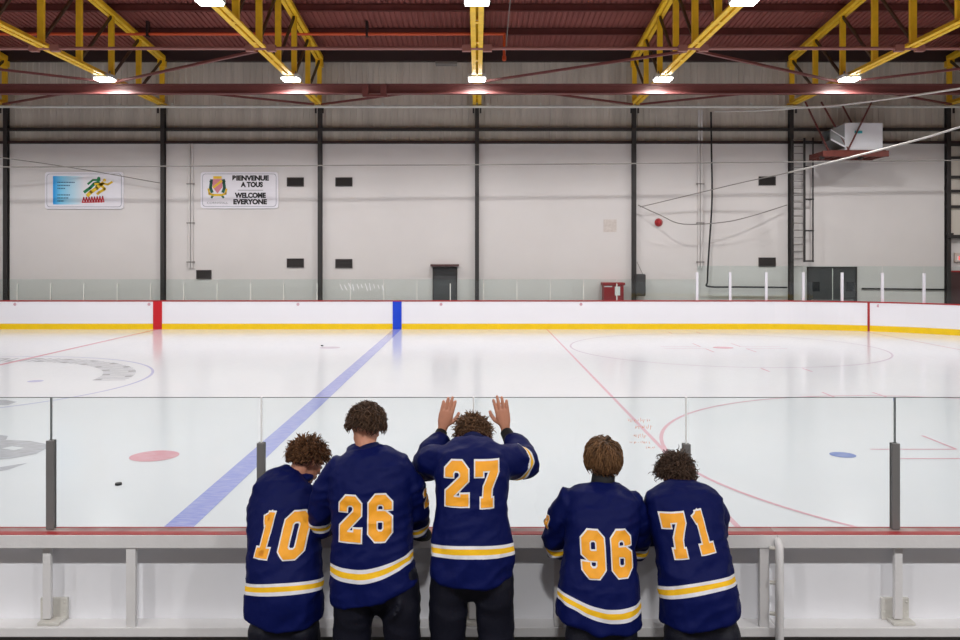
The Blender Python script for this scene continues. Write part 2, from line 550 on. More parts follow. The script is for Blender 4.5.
bm = bmesh.new()
x = XL-0.1; prof = []
while x < XR+0.1:
    prof += [(x, 0.0), (x+0.09, 0.0), (x+0.11, 0.045), (x+0.17, 0.045)]
    x += 0.19
for (xa, za), (xb, zb) in zip(prof[:-1], prof[1:]):
    for y0, y1 in ((-12.2, PEAK_Y), (PEAK_Y, 32.9)):
        poly(bm, [(xa, y0, roof_z(y0)+0.3+za), (xb, y0, roof_z(y0)+0.3+zb), (xb, y1, roof_z(y1)+0.3+zb), (xa, y1, roof_z(y1)+0.3+za)])
struct(obj('ceiling', bm, M['deck']))
def purlin_label(i): return ['maroon roof purlin nearest the back wall', 'second maroon roof purlin out from the back wall', 'third maroon roof purlin out from the back wall'][i] if i < 3 else None
NODES = [32.4-2.25*k for k in range(25) if 32.4-2.25*k > -11.8]
for i, y in enumerate(NODES[1:]):
    bm = bmesh.new()
    z = roof_z(y)+0.04
    box(bm, XL, XR, y-0.03, y+0.03, z, z+0.24)
    box(bm, XL, XR, y-0.09, y+0.03, z, z+0.03)
    box(bm, XL, XR, y-0.03, y+0.09, z+0.22, z+0.25)
    o = anchor(obj('roof_purlin', bm, M['purlin']), (0, y, z))
    tag(o, 'maroon roof purlin running across under the ribbed roof deck', 'roof purlin', 'maroon purlins under the roof deck')
    if i < 3: o['label'] = purlin_label(i)
    if i >= 3: o['label'] = 'maroon roof purlin overhead nearer the camera than the top of the picture'
o = anchor(obj('eave_beam', nbox(XL, XR, 32.35, 32.6, 10.28, 10.86), M['eave']), (0, 32.4, 10.28))
tag(o, 'dark maroon eave beam along the top of the ribbed wall', 'beam')

# columns
ORD = ['leftmost', 'second from the left', 'third from the left', 'middle', 'third from the right', 'second from the right', 'rightmost']
WHERE = ['at the picture edge left of the blue logo sign', 'between the two wall signs', 'between the two pairs of dark vents', 'right of the dark single door', 'beside the dark padding roll', 'behind the caged ladder', 'at the end of the long wall beside the exit sign']
for tx, od, wh in zip(TRUSS_X, ORD, WHERE):
    bm = bmesh.new()
    w = 0.078
    zb = 0.0
    box(bm, tx-w, tx+w, WALL_Y-0.20, WALL_Y-0.18, zb, 8.5)
    box(bm, tx-w, tx+w, WALL_Y-0.02, WALL_Y, zb, 8.5)
    box(bm, tx-0.02, tx+0.02, WALL_Y-0.18, WALL_Y-0.02, zb, 8.5)
    t = thing('steel_column', 'charcoal steel wall column %s' % wh, 'column', (tx, WALL_Y-0.15, 0), 'charcoal columns along the back wall')
    obj('column_shaft', bm, M['column'], t)
    bm = bmesh.new(); box(bm, tx-0.16, tx+0.16, WALL_Y-0.31, WALL_Y, 8.5, 8.54)
    box(bm, tx-0.17, tx-0.1, WALL_Y-0.29, WALL_Y-0.25, 8.25, 8.5); box(bm, tx+0.1, tx+0.17, WALL_Y-0.29, WALL_Y-0.25, 8.25, 8.5)
    obj('cap_plate', bm, M['column'], t)
for nm, z0, z1, m_, lab in (('wall_girt', 7.6, 7.72, 'column', 'dark horizontal girt across the ribbed cladding above the white wall'),
                            ('wall_girt', 7.1, 7.2, 'eave', 'dark girt along the top edge of the white wall panels'),
                            ):
    o = anchor(obj(nm, nbox(XL, XR, WALL_Y-0.10, WALL_Y+0.06, z0, z1), M[m_]), (0, WALL_Y, z0))
    tag(o, lab, 'wall girt')
bm = bmesh.new(); rod(bm, (XL, WALL_Y-0.36, 8.49), (XR, WALL_Y-0.36, 8.49), 0.055, 10)
for k in range(27):
    xx = -28+k*2.03; box(bm, xx-0.03, xx+0.03, WALL_Y-0.42, WALL_Y-0.3, 8.52, 8.62)
tag(anchor(obj('eave_pipe', bm, M['pale'], smooth=False), (0, WALL_Y-0.36, 8.49)), 'pale grey pipe running along the heads of the wall columns', 'pipe')

# roof trusses: one built, then copied
def build_truss(tx, label):
    t = thing('roof_truss', label, 'roof truss', (tx, 32.4, CHORD_Z), 'yellow roof trusses')
    bm = bmesh.new()
    for s in (-1, 1):
        box(bm, tx+s*0.10-0.065, tx+s*0.10+0.065, -11.8, 32.4, CHORD_Z, CHORD_Z+0.02)
        box(bm, tx+s*0.045-0.012, tx+s*0.045+0.012, -11.8, 32.4, CHORD_Z+0.02, CHORD_Z+0.15)
        for y in NODES:
            box(bm, tx+s*0.12-0.05, tx+s*0.12+0.05, y-0.08, y+0.08, CHORD_Z+0.02, CHORD_Z+0.05)
    for k in range(22):
        y = 31-k*2.0
        box(bm, tx-0.04, tx+0.04, y-0.08, y+0.08, CHORD_Z-0.012, CHORD_Z+0.002)
    obj('bottom_chord', bm, M['yellow'], t)
    bm = bmesh.new()
    for y0, y1 in ((32.4, PEAK_Y), (PEAK_Y, -11.8)):
        for s in (-1, 1):
            bar(bm, (tx+s*0.085, y0, roof_z(y0)-0.06), (tx+s*0.085, y1, roof_z(y1)-0.06), 0.13, 0.14)
    obj('top_chord', bm, M['yellow'], t)
    for i, y in enumerate(NODES):
        bm = bmesh.new()
        box(bm, tx-0.085, tx+0.085, y-0.06, y+0.06, CHORD_Z+0.1, roof_z(y)-0.1)
        if i == 0:
            box(bm, tx-0.14, tx+0.14, y-0.12, y+0.1, roof_z(y)-0.4, roof_z(y)-0.02)
        obj('vertical', bm, M['yellow'], t)
    for i in range(1, len(NODES)):
        a, b = NODES[i], NODES[i-1]
        if a < PEAK_Y: a, b = b, a
        bm = bmesh.new()
        bar(bm, (tx, a, CHORD_Z+0.12), (tx, b, roof_z(b)-0.12), 0.075, 0.075)
        obj('diagonal', bm, M['brown'], t)
    return t
TWH = ['at the far left edge', 'running up over the blue logo sign', 'between the left edge and the middle of the roof', 'straight overhead in the middle of the roof', 'running up right of the middle truss', 'over the white heater', 'at the far right edge']
truss0 = build_truss(TRUSS_X[0], 'yellow steel roof truss '+TWH[0])
for tx, wh in zip(TRUSS_X[1:], TWH[1:]):
    dup(truss0, (tx-TRUSS_X[0], 0, 0), 'yellow steel roof truss '+wh)

# long bracing beam below the trusses and the rods tied to it
bm = bmesh.new()
BM_Y, BZ0, BZ1 = 28.15, 8.17, 8.5
box(bm, XL, XR, BM_Y-0.02, BM_Y+0.02, BZ0, BZ1)
box(bm, XL, XR, BM_Y-0.13, BM_Y+0.13, BZ1-0.03, BZ1)
box(bm, XL, XR, BM_Y-0.13, BM_Y+0.13, BZ0, BZ0+0.03)
t = thing('long_beam', 'long maroon steel beam hung under all the yellow trusses', 'beam', (0, BM_Y, BZ0))
obj('beam_web', bm, M['beam'], t)
bm = bmesh.new()
for xx in (-10.35, -9.85):
    xx = (xx+0)  # clamp pair left of the middle truss
bm.free()
for px in (366, 384):
    xx = (px-477)*BM_Y/F
    bm = bmesh.new()
    box(bm, xx-0.1, xx+0.1, BM_Y-0.2, BM_Y-0.02, BZ0-0.1, BZ1-0.03)
    obj('clamp', bm, M['beam'], t)
bm = bmesh.new(); bar(bm, ((364-477)*BM_Y/F, BM_Y-0.16, BZ0-0.08), ((388-477)*BM_Y/F, BM_Y-0.16, BZ0-0.08), 0.08, 0.08); obj('clamp_bar', bm, M['beam'], t)
bm = bmesh.new(); rod(bm, (XL, 23.6, CHORD_Z-0.0), (XR, 23.6, CHORD_Z-0.0), 0.05)
for tx in TRUSS_X:
    box(bm, tx-0.42, tx-0.17, 23.52, 23.68, CHORD_Z-0.09, CHORD_Z+0.09); box(bm, tx+0.17, tx+0.42, 23.52, 23.68, CHORD_Z-0.09, CHORD_Z+0.09)
tag(anchor(obj('strut_pipe', bm, M['pink']), (0, 23.6, CHORD_Z)), 'thin rose brown strut pipe crossing the trusses at mid roof', 'pipe')
braces = []
def brace(p, q, lab):
    bm = bmesh.new(); bar(bm, p, q, 0.09, 0.07)
    o = anchor(obj('brace_rod', bm, M['beam']), p)
    tag(o, lab, 'brace', 'maroon horizontal roof braces')
X = TRUSS_X
zb = CHORD_Z-0.04
for i, j, lab in ((0, 1, 'over the blue logo sign, left of the first lamp'), (2, 1, 'from the first visible lamp at left up to the second yellow truss'), (4, 3, 'rising right from the middle lamp'), (4, 5, 'falling right to the lamp left of the heater'), (6, 5, 'rising right from the lamp left of the heater')):
    brace((X[i]+(0.15 if i < j else -0.15), 23.75, zb), (X[j]-(0.15 if i < j else -0.15), 27.9, zb), 'maroon brace rod '+lab)
for i, j, lab in ((0, 1, 'behind the long beam at the far left'), (2, 1, 'behind the long beam above the welcome sign'), (2, 3, 'behind the long beam left of the middle column'), (4, 3, 'behind the long beam right of the middle column'), (4, 5, 'behind the long beam above the hanging black hose'), (6, 5, 'behind the long beam above the heater')):
    brace((X[i]+(0.15 if i < j else -0.15), 32.02, zb), (X[j]-(0.15 if i < j else -0.15), 28.4, zb), 'maroon brace rod '+lab)

# orange gas pipe
bm = bmesh.new()
PIPE_Y = 29.5
pz = at(100, 34, PIPE_Y).z
rod(bm, (XL, PIPE_Y, pz), (0.97, PIPE_Y, pz), 0.055, 10)
rod(bm, (0.96, PIPE_Y, pz+0.03), (0.96, PIPE_Y, pz-0.85), 0.05, 10)
tube(bm, [(0.96, PIPE_Y, pz-0.80), (0.96, PIPE_Y, pz-0.9)], [0.075, 0.075], seg=10)
t = thing('gas_pipe', 'orange gas pipe along the upper wall ending in a short drop', 'pipe', (0, PIPE_Y, pz))
obj('pipe', bm, M['orange_pipe'], t)
for px in (148, 367):
    bm = bmesh.new(); xx = (px-477)*PIPE_Y/F; box(bm, xx-0.04, xx+0.04, PIPE_Y-0.1, PIPE_Y+0.1, pz-0.1, roof_z(PIPE_Y)+0.3)
    obj('hanger', bm, M['eave'], t)

# lamps
def build_lamp(tx, y, label):
    t = thing('arena_lamp', label, 'ceiling lamp', (tx, y, CHORD_Z-0.14), 'arena lamps under the trusses')
    bm = bmesh.new(); z = CHORD_Z+0.17
    box(bm, tx-0.3, tx+0.3, y-0.28, y+0.28, z-0.22, z-0.1, bevel=0.02)
    obj('housing', bm, M['housing'], t)
    bm = bmesh.new(); box(bm, tx-0.27, tx+0.27, y-0.22, y+0.22, z-0.28, z-0.22, bevel=0.02)
    obj('lens', bm, M['lens'], t)
    bm = bmesh.new()
    for s in (-1, 1): box(bm, tx+s*0.16-0.015, tx+s*0.16+0.015, y-0.03, y+0.03, z-0.12, z+0.03)
    box(bm, tx-0.17, tx+0.17, y-0.03, y+0.03, z-0.11, z-0.09)
    obj('hanger', bm, M['alu'], t)
    return t
TN = ['far left', 'second', 'third', 'middle', 'fifth', 'sixth', 'far right']
RN = ['near the long beam', 'second out from the back wall', 'third out from the back wall', 'farthest from the back wall']
lamp0 = None
for ti, tx in enumerate(TRUSS_X):
    for ri, ly in enumerate(LAMP_Y):
        lab = 'lit white arena lamp under the %s yellow truss, %s' % (TN[ti], RN[ri])
        if lamp0 is None: lamp0 = build_lamp(tx, ly, lab)
        else: dup(lamp0, V((tx, ly, CHORD_Z-0.14))-lamp0.location, lab)

# ------------------------------------------------------------------ rink boards (far side and right end)
def wall_strip(bm, path_in, path_out, z0, z1, i0=0, i1=None):
    i1 = i1 or len(path_in)
    A = [bm.verts.new((x, y, z0)) for x, y in path_in[i0:i1]]
    B = [bm.verts.new((x, y, z1)) for x, y in path_in[i0:i1]]
    C = [bm.verts.new((x, y, z1)) for x, y in path_out[i0:i1]]
    D = [bm.verts.new((x, y, z0)) for x, y in path_out[i0:i1]]
    for k in range(len(A)-1):
        bm.faces.new((A[k], A[k+1], B[k+1], B[k])); bm.faces.new((B[k], B[k+1], C[k+1], C[k]))
        bm.faces.new((C[k], C[k+1], D[k+1], D[k])); bm.faces.new((D[k], D[k+1], A[k+1], A[k]))
    bm.faces.new((A[0], B[0], C[0], D[0])); bm.faces.new((A[-1], D[-1], C[-1], B[-1]))
t = boards = thing('rink_boards', 'long white rink boards with yellow kick plate and red cap on the far side', 'rink boards', (0, BY, 0))
P = lambda d: rink_path(d)[:-1]
bm = bmesh.new(); wall_strip(bm, P(0.0), P(0.1), 0.21, 1.035); obj('board_panel', bm, M['board'], t)
bm = bmesh.new(); wall_strip(bm, P(-0.012), P(0.1), 0.0, 0.21); obj('kick_plate', bm, M['kick'], t)
bm = bmesh.new(); wall_strip(bm, P(-0.015), P(0.16), 1.035, 1.075); obj('cap_rail', bm, M['cap'], t)
bm = bmesh.new(); box(bm, CLX-0.165, CLX+0.165, BY-0.022, BY+0.01, 0.0, 1.034); obj('red_band', bm, M['board_red'], t)
bm = bmesh.new(); box(bm, BLX-0.165, BLX+0.165, BY-0.022, BY+0.01, 0.0, 1.034); obj('blue_band', bm, M['board_blue'], t)
bm = bmesh.new()
# goal mark on the curve
gx = (866.5-477)*30.42/F; gy = BY-RC+math.sqrt(RC**2-(gx-XC)**2)
box(bm, gx-0.035, gx+0.035, gy-0.03, gy+0.04, 0.0, 1.034); obj('goal_mark', bm, M['cap'], t)
for px, m_ in ((15, 'cap'), (149, 'cap'), (298, 'cap'), (441, 'cap'), (581, 'cap'), (876, 'cap')):
    xx = (px-477)*(BY if px < 800 else 30.3)/F
    yy = BY if xx < XC else BY-RC+math.sqrt(RC**2-(xx-XC)**2)
    bm = bmesh.new(); tube(bm, [(xx, yy-0.012, 0.93), (xx, yy+0.01, 0.93)], [0.055, 0.055], seg=12, cap=False)
    obj('anchor_disc', bm, M['ice_pink'], t)

# far glass panes and posts
def path_at(s, d):
    """point and direction at arc length s measured from X=0 on the far straight"""
    L1 = XC
    if s <= L1: return V((s, BY+d, 0)), V((1, 0, 0))
    a = (s-L1)/RC
    a = min(a, PI/2)
    n = V((math.sin(a), math.cos(a), 0))
    return V((XC, BY-RC, 0))+n*(RC+d), V((n.y, -n.x, 0))
def pane_obj(s0, s1, d, z0, z1, label, m_, name='glass_pane', nseg=4):
    bm = bmesh.new()
    rings_ = []
    for k in range(nseg+1):
        s = s0+(s1-s0)*k/nseg
        p0, _ = path_at(s, d-0.006); p1, _ = path_at(s, d+0.006)
        rings_.append([bm.verts.new((p0.x, p0.y, z0)), bm.verts.new((p0.x, p0.y, z1)), bm.verts.new((p1.x, p1.y, z1)), bm.verts.new((p1.x, p1.y, z0))])
    for k in range(nseg):
        for j in range(4):
            bm.faces.new((rings_[k][j], rings_[k][(j+1) % 4], rings_[k+1][(j+1) % 4], rings_[k+1][j]))
    bm.faces.new(rings_[0]); bm.faces.new(rings_[-1][::-1])
    o = obj(name, bm, m_, boards)
    if label: o['label'] = label
    return o
joints = [(-29+0.0)]
JL = [(px-477)*31.19/F for px in (84+33.3*k for k in range(-18, 17))]
JL = [j for j in JL if -29.5 < j < 6.9]
JR = [(697-477)*31.19/F, (730-477)*31.19/F, (766-477)*31.19/F]
s_end = JR[-1]
while s_end < 23: s_end += 1.32; JR.append(s_end)
JL.append(JR[0])
for a, b in zip(JL[:-1], JL[1:]):
    pane_obj(a+0.01, b-0.01, 0.09, 1.075, 1.86, None, M['glass_far'], nseg=1)
for a, b in zip(JR[:-1], JR[1:]):
    pane_obj(a+0.01, b-0.01, 0.09, 1.075, 2.36, 'taller clear glass pane', M['glass_far'])
for j in JL:
    p, _ = path_at(j, 0.09)
    bm = bmesh.new(); box(bm, p.x-0.018, p.x+0.018, p.y-0.03, p.y+0.03, 1.075, 1.70)
    obj('glass_post', bm, M['pale'], boards)
for k, j in enumerate(JR):
    p, d_ = path_at(j, 0.09)
    bm = bmesh.new(); bar(bm, (p.x, p.y, 1.075), (p.x, p.y, 2.12), 0.09, 0.07)
    obj('glass_post', bm, M['sign_white'], boards)['label'] = 'wide white post'
# faint tape mark on a far pane (pale scribbled band)
bm = bmesh.new()
rnd = random.Random(5)
for k in range(11):
    px = 340+k*4.2; y0 = 283+rnd.random()*2; y1 = 288+rnd.random()*3
    a = at(px, y0, 30.87); b = at(px+rnd.uniform(1, 3), y1, 30.87); bar(bm, a, b, 0.03, 0.006)
tag(anchor(obj('window_sticker', bm, M['paper']), at(360, 286, 30.87)), 'row of faint pale letters stuck on a far glass pane', 'sticker')

# ------------------------------------------------------------------ things on the back wall
WF = WALL_Y
def wp(px, py, d=0.0):
    return at(px, py, WF-d)
def vent(px, py, w, h, lab):
    c = wp(px, py); w = w*WF/F/2; h = h*WF/F/2
    t = thing('wall_vent', lab, 'vent', (c.x, WF, c.z), 'dark vents in the back wall')
    bm = bmesh.new()
    for a in ((c.x-w, c.x+w, c.z-h, c.z-h+0.03), (c.x-w, c.x+w, c.z+h-0.03, c.z+h), (c.x-w, c.x-w+0.03, c.z-h, c.z+h), (c.x+w-0.03, c.x+w, c.z-h, c.z+h)):
        box(bm, a[0], a[1], WF-0.04, WF, a[2], a[3])
    obj('frame', bm, M['vent_frame'], t)
    bm = bmesh.new()
    n = 5
    for k in range(n):
        zz = c.z-h+0.03+(2*h-0.06)*(k+0.5)/n
        poly(bm, [(c.x-w+0.03, WF-0.035, zz-0.025), (c.x+w-0.03, WF-0.035, zz-0.025), (c.x+w-0.03, WF-0.008, zz+0.022), (c.x-w+0.03, WF-0.008, zz+0.022)])
    poly(bm, [(c.x-w+0.02, WF-0.005, c.z-h+0.02), (c.x+w-0.02, WF-0.005, c.z-h+0.02), (c.x+w-0.02, WF-0.005, c.z+h-0.02), (c.x-w+0.02, WF-0.005, c.z+h-0.02)])
    obj('louvres', bm, M['vent'], t)
vent(295.5, 182, 17, 9, 'upper dark vent just right of the welcome sign')
vent(344, 182, 17, 9, 'upper dark vent right of the third column from the left')
vent(295.5, 263, 17, 9, 'lower dark vent below the one beside the welcome sign')
vent(344, 263.5, 17, 9, 'lower dark vent left of the dark single door')
vent(204, 274.5, 15, 9, 'dark vent just above the far glass at the foot of the white conduit')
vent(767, 181, 17, 9, 'upper dark vent left of the caged ladder')
vent(767, 262, 17, 9, 'lower dark vent left of the caged ladder')

# single door
def door_part(px0, px1, py0, n, double=False):
    a = wp(px0, py0); b = wp(px1, py0)
    bm = bmesh.new()
    box(bm, a.x, b.x, WF-0.05, WF, 0.0, a.z)
    d = struct(obj('door_%d' % n, bm, M['door']))
    bm = bmesh.new()
    box(bm, a.x-0.05, a.x, WF-0.08, WF, 0, a.z+0.05); box(bm, b.x, b.x+0.05, WF-0.08, WF, 0, a.z+0.05); box(bm, a.x-0.05, b.x+0.05, WF-0.08, WF, a.z, a.z+0.05)
    obj('door_frame', bm, M['column'], d)
    return d, a, b
d, a, b = door_part(434, 456, 268.5, 1)
bm = bmesh.new(); tube(bm, [(a.x+0.12, WF-0.12, 1.0), (a.x+0.12, WF-0.05, 1.0)], [0.025, 0.025], seg=8); bar(bm, (a.x+0.11, WF-0.11, 1.0), (a.x+0.25, WF-0.11, 1.0), 0.025); obj('door_handle', bm, M['alu'], d)
bm = bmesh.new(); c = wp(445, 265.5); box(bm, c.x-0.55, c.x+0.55, WF-0.35, WF, c.z-0.03, c.z+0.05); obj('canopy', bm, M['dark_trim'], d)
d, a, b = door_part(808, 855, 268, 2)
for px in (816, 850):
    c = wp(px, 280, 0.05)
    obj('door_window', nbox(c.x-0.14, c.x+0.14, WF-0.06, WF-0.045, 1.35, 1.72), M['doorglass'], d)
bm = bmesh.new(); c = wp(832, 280); box(bm, c.x-0.015, c.x+0.015, WF-0.058, WF-0.045, 0.05, a.z-0.02); obj('door_seam', bm, M['pale'], d)
bm = bmesh.new(); box(bm, a.x+0.1, b.x-0.1, WF-0.11, WF-0.08, 0.98, 1.03)
for q in (a.x+0.15, b.x-0.15): box(bm, q-0.03, q+0.03, WF-0.09, WF-0.04, 0.97, 1.04)
obj('push_bar', bm, M['alu'], d)
a = wp(950, 270)
d = struct(obj('door_3', nbox(a.x, a.x+1.0, WF-0.05, WF, 0, 2.1), M['dark_trim']))
bm = bmesh.new(); box(bm, a.x-0.05, a.x, WF-0.08, WF, 0, 2.15); box(bm, a.x-0.05, a.x+1.05, WF-0.08, WF, 2.1, 2.16); obj('door_frame', bm, M['cap'], d)

# exit sign
c = wp(958, 258)
t = thing('exit_sign', 'lit red exit sign above the door at the far right', 'sign', (c.x+0.12, WF-0.1, c.z))
obj('sign_case', nbox(c.x-0.18, c.x+0.48, WF-0.1, WF, c.z-0.16, c.z+0.2, bevel=0.02), M['exit_case'], t)
obj('lit_face', nbox(c.x-0.1, c.x+0.42, WF-0.108, WF-0.095, c.z-0.1, c.z+0.08), M['paper'], t)
text_mesh('EXIT', 0.2, (c.x+0.16, WF-0.112, c.z-0.01), M['exit'], t, offset=0.006)

# wall signs
def rounded(bm, x0, x1, z0, z1, r, y0, y1):
    pts = []
    for cx, cz, a0 in ((x1-r, z1-r, 0), (x0+r, z1-r, 90), (x0+r, z0+r, 180), (x1-r, z0+r, 270)):
        for k in range(6):
            a = math.radians(a0+18*k); pts.append((cx+r*math.cos(a), cz+r*math.sin(a)))
    A = [bm.verts.new((x, y0, z)) for x, z in pts]; B = [bm.verts.new((x, y1, z)) for x, z in pts]
    bm.faces.new(A); bm.faces.new(B[::-1])
    for k in range(len(A)): bm.faces.new((A[k], B[k], B[(k+1) % len(A)], A[(k+1) % len(A)]))
def sign_base(px0, px1, py0, py1, lab):
    a = wp(px0, py1); b = wp(px1, py0)
    t = thing('wall_sign', lab, 'sign', ((a.x+b.x)/2, WF, a.z))
    bm = bmesh.new(); rounded(bm, a.x, b.x, a.z, b.z, 0.12, WF-0.05, WF); obj('sign_board', bm, M['sign_white'], t)
    bm = bmesh.new(); rounded(bm, a.x+0.07, b.x-0.07, a.z+0.07, b.z-0.07, 0.12, WF-0.053, WF-0.04); obj('border_line', bm, M['sign_line'], t)
    bm = bmesh.new(); rounded(bm, a.x+0.09, b.x-0.09, a.z+0.09, b.z-0.09, 0.11, WF-0.056, WF-0.04); obj('sign_face', bm, M['sign_white'], t)
    return t
SY = WF-0.058
def sp(px, py): c = at(px, py, SY); return c
t = sign_base(45.5, 124, 172, 209, 'white sign with blue print and leaping green and yellow figures')
a = sp(53, 204.5); b = sp(84, 176)
obj('blue_print', nbox(a.x, b.x, SY-0.002, SY+0.01, a.z, b.z), M['s_blue'], t)
for k, (py, w) in enumerate(((182.5, 18), (185.5, 13), (188.5, 8), (195, 14), (198, 12.5), (201, 7))):
    bm = bmesh.new(); c0 = sp(57.5, py); n = int(w/1.6)
    for q in range(n):
        x0 = c0.x+q*1.6*WF/F
        box(bm, x0, x0+0.045, SY-0.005, SY, c0.z-0.02, c0.z+0.025)
    obj('small_print', bm, M['s_text_blue'], t)
def strokes(bm, lst, y):
    for pts, r in lst:
        q = [sp(*p) for p in pts]
        for a, b in zip(q[:-1], q[1:]):
            bar(bm, (a.x, y, a.z), (b.x, y, b.z), r*WF/F*2, 0.006) if False else None
            dv = V((b.x-a.x, 0, b.z-a.z)); n = V((-dv.z, 0, dv.x)).normalized()*r*WF/F
            A = V((a.x, y, a.z)); B = V((b.x, y, b.z)); e = dv.normalized()*r*WF/F*0.5
            poly(bm, [A-e-n, B+e-n, B+e+n, A-e+n])
def blob(bm, px, py, rx, ry, y):
    c = sp(px, py); k_ = WF/F
    poly(bm, [(c.x+rx*k_*math.cos(2*PI*i/14), y, c.z+ry*k_*math.sin(2*PI*i/14)) for i in range(14)])
bm = bmesh.new()
strokes(bm, [([(99, 182), (94, 184), (90, 188), (84.5, 192)], 1.5), ([(100, 180), (93, 180), (88, 184)], 1.0), ([(98, 183), (96, 189)], 1.5)], SY-0.003)
blob(bm, 98.8, 178.6, 1.7, 1.9, SY-0.0035)
obj('green_figure', bm, M['s_green'], t)
bm = bmesh.new()
strokes(bm, [([(103, 183), (97, 188), (91, 192), (87.5, 195.5)], 1.8), ([(101, 185), (105, 189), (99, 192.5), (97.5, 194)], 1.3), ([(103, 183.5), (108, 184.5), (112, 182)], 1.0), ([(102, 184), (95, 184)], 1.0)], SY-0.006)
blob(bm, 104.5, 180.2, 1.6, 1.6, SY-0.0065)
obj('yellow_figure', bm, M['s_yellow'], t)
bm = bmesh.new()
for k in range(8):
    x0 = 82.5+k*2.7
    strokes(bm, [([(x0, 202.3), (x0+1.3, 197.3-0.15*k)], 0.65), ([(x0+1.3, 197.3-0.15*k), (x0+2.6, 202)], 0.55)], SY-0.003)
strokes(bm, [([(82, 202.4), (104, 201.8)], 0.5)], SY-0.004)
obj('red_lettering', bm, M['s_red'], t)

t = sign_base(201, 278.5, 172, 208.5, 'white welcome sign with a coat of arms and black lettering')
for txt, px, py, h, w in (('BIENVENUE', 250.5, 178.3, 4.6, 36.5), ('A TOUS', 252, 184.8, 4.6, 22), ('WELCOME', 250.5, 195.6, 4.6, 31), ('EVERYONE', 250, 202, 4.6, 33.5)):
    c = sp(px, py)
    text_mesh(txt, h*1.45*WF/F, (c.x, SY-0.004, c.z), M['ink'], t, width=w*WF/F, offset=0.014, depth=0.003)
c = sp(217.5, 203)
text_mesh('CORNWALL', 0.11, (c.x, SY-0.004, c.z), M['ink_grey'], t, width=21*WF/F, depth=0.002)
bm = bmesh.new(); strokes(bm, [([(238, 190.2), (263, 190.2)], 0.3)], SY-0.003); obj('divider_line', bm, M['ink_grey'], t)
bm = bmesh.new()
for s in (-1, 1):
    strokes(bm, [([(217.5+s*6, 180), (217.5+s*7, 188), (217.5+s*5.5, 192)], 1.5), ([(217.5+s*4, 195), (217.5+s*6, 197.5)], 1.0), ([(217.5+s*7.5, 181), (217.5+s*4.5, 183.5)], 0.8)], SY-0.003)
obj('crest_supporters', bm, M['s_dgreen'], t)
bm = bmesh.new()
c = [sp(*p) for p in ((213, 179), (222, 179), (222.5, 187), (217.5, 193.5), (212.5, 187))]
poly(bm, [(p.x, SY-0.005, p.z) for p in c]); obj('crest_shield', bm, M['s_pink'], t)
bm = bmesh.new()
strokes(bm, [([(213.5, 187.5), (221.5, 181)], 1.1), ([(214, 177.5), (221, 177.5)], 1.3), ([(209, 193.5), (213, 195), (222, 195), (226, 193.5)], 1.1), ([(208.5, 189), (209.5, 194)], 0.9), ([(226.5, 189), (225.5, 194)], 0.9)], SY-0.007)
obj('crest_ribbon', bm, M['s_yellow'], t)

# white conduits
def conduit(px, py0, py1, lab):
    a = wp(px, py0); b = wp(px, py1)
    t = thing('wall_conduit', lab, 'conduit', (a.x, WF-0.08, b.z))
    bm = bmesh.new()
    for s in (-0.055, 0.055): rod(bm, (a.x+s, WF-0.045, a.z), (a.x+s, WF-0.045, b.z), 0.042)
    obj('pipe', bm, M['wall'], t)
    for py in (143, 184, 223, 262):
        c = wp(px, py); obj('strap', nbox(a.x-0.15, a.x+0.15, WF-0.095, WF, c.z-0.02, c.z+0.02), M['cable'], t)
conduit(191, 141, 268, 'pair of white conduit pipes on the wall left of the welcome sign')
conduit(700, 110, 268, 'pair of white conduit pipes on the wall beside the hanging black hose')

# bell
c = wp(658.5, 222.5)
t = thing('alarm_bell', 'round red alarm bell on the white wall', 'bell', (c.x, WF, c.z))
bm = bmesh.new(); tube(bm, [(c.x, WF-0.1, c.z), (c.x, WF-0.02, c.z)], [0.10, 0.16], seg=20); obj('gong', bm, M['bell'], t, smooth=True)
obj('back_box', nbox(c.x-0.07, c.x+0.07, WF-0.03, WF-0.002, c.z-0.12, c.z-0.05), M['bell'], t)
# wall patch
a = wp(603.5, 232); b = wp(616.5, 219.5)
tag(anchor(obj('wall_patch', nbox(a.x, b.x, WF-0.012, WF, a.z, b.z), M['patch']), (a.x, WF, a.z)), 'faint square patch on the white wall right of the middle column', 'patch')
# red box
a = wp(603, 300, 0.4); b = wp(623.5, 300, 0.4)
t = thing('red_cabinet', 'dark red cabinet with a lid and a white notice behind the far glass', 'cabinet', (a.x, WF-0.3, 0))
zt = wp(600, 283, 0.4).z
obj('cabinet_body', nbox(a.x+0.02, b.x-0.02, WF-0.55, WF-0.01, 0.0, zt-0.08), M['red_box'], t)
obj('lid', nbox(a.x-0.03, b.x+0.03, WF-0.6, WF-0.01, zt-0.08, zt+0.02, bevel=0.01), M['red_box'], t)
c = wp(617.5, 291, 0.56); obj('notice', nbox(c.x-0.1, c.x+0.1, WF-0.56, WF-0.548, c.z-0.17, c.z+0.17), M['paper'], t)
c = wp(608, 286.5, 0.56); obj('label_strip', nbox(c.x-0.14, c.x+0.16, WF-0.56, WF-0.548, c.z-0.02, c.z+0.02), M['paper'], t)
# dark padding roll
a = wp(636, 296, 0.4); b = wp(646, 274, 0.4)
t = thing('padding_roll', 'dark padding roll hung on the column behind the far glass', 'padding', ((a.x+b.x)/2, WF-0.35, a.z))
bm = bmesh.new(); box(bm, a.x, b.x, WF-0.4, WF-0.205, a.z, b.z, bevel=0.05); obj('pad', bm, M['bag'], t)
bm = bmesh.new(); bar(bm, (a.x+0.05, WF-0.34, wp(640, 262, 0.35).z), (b.x-0.1, WF-0.36, b.z-0.05), 0.02); obj('hanging_cord', bm, M['cable'], t)

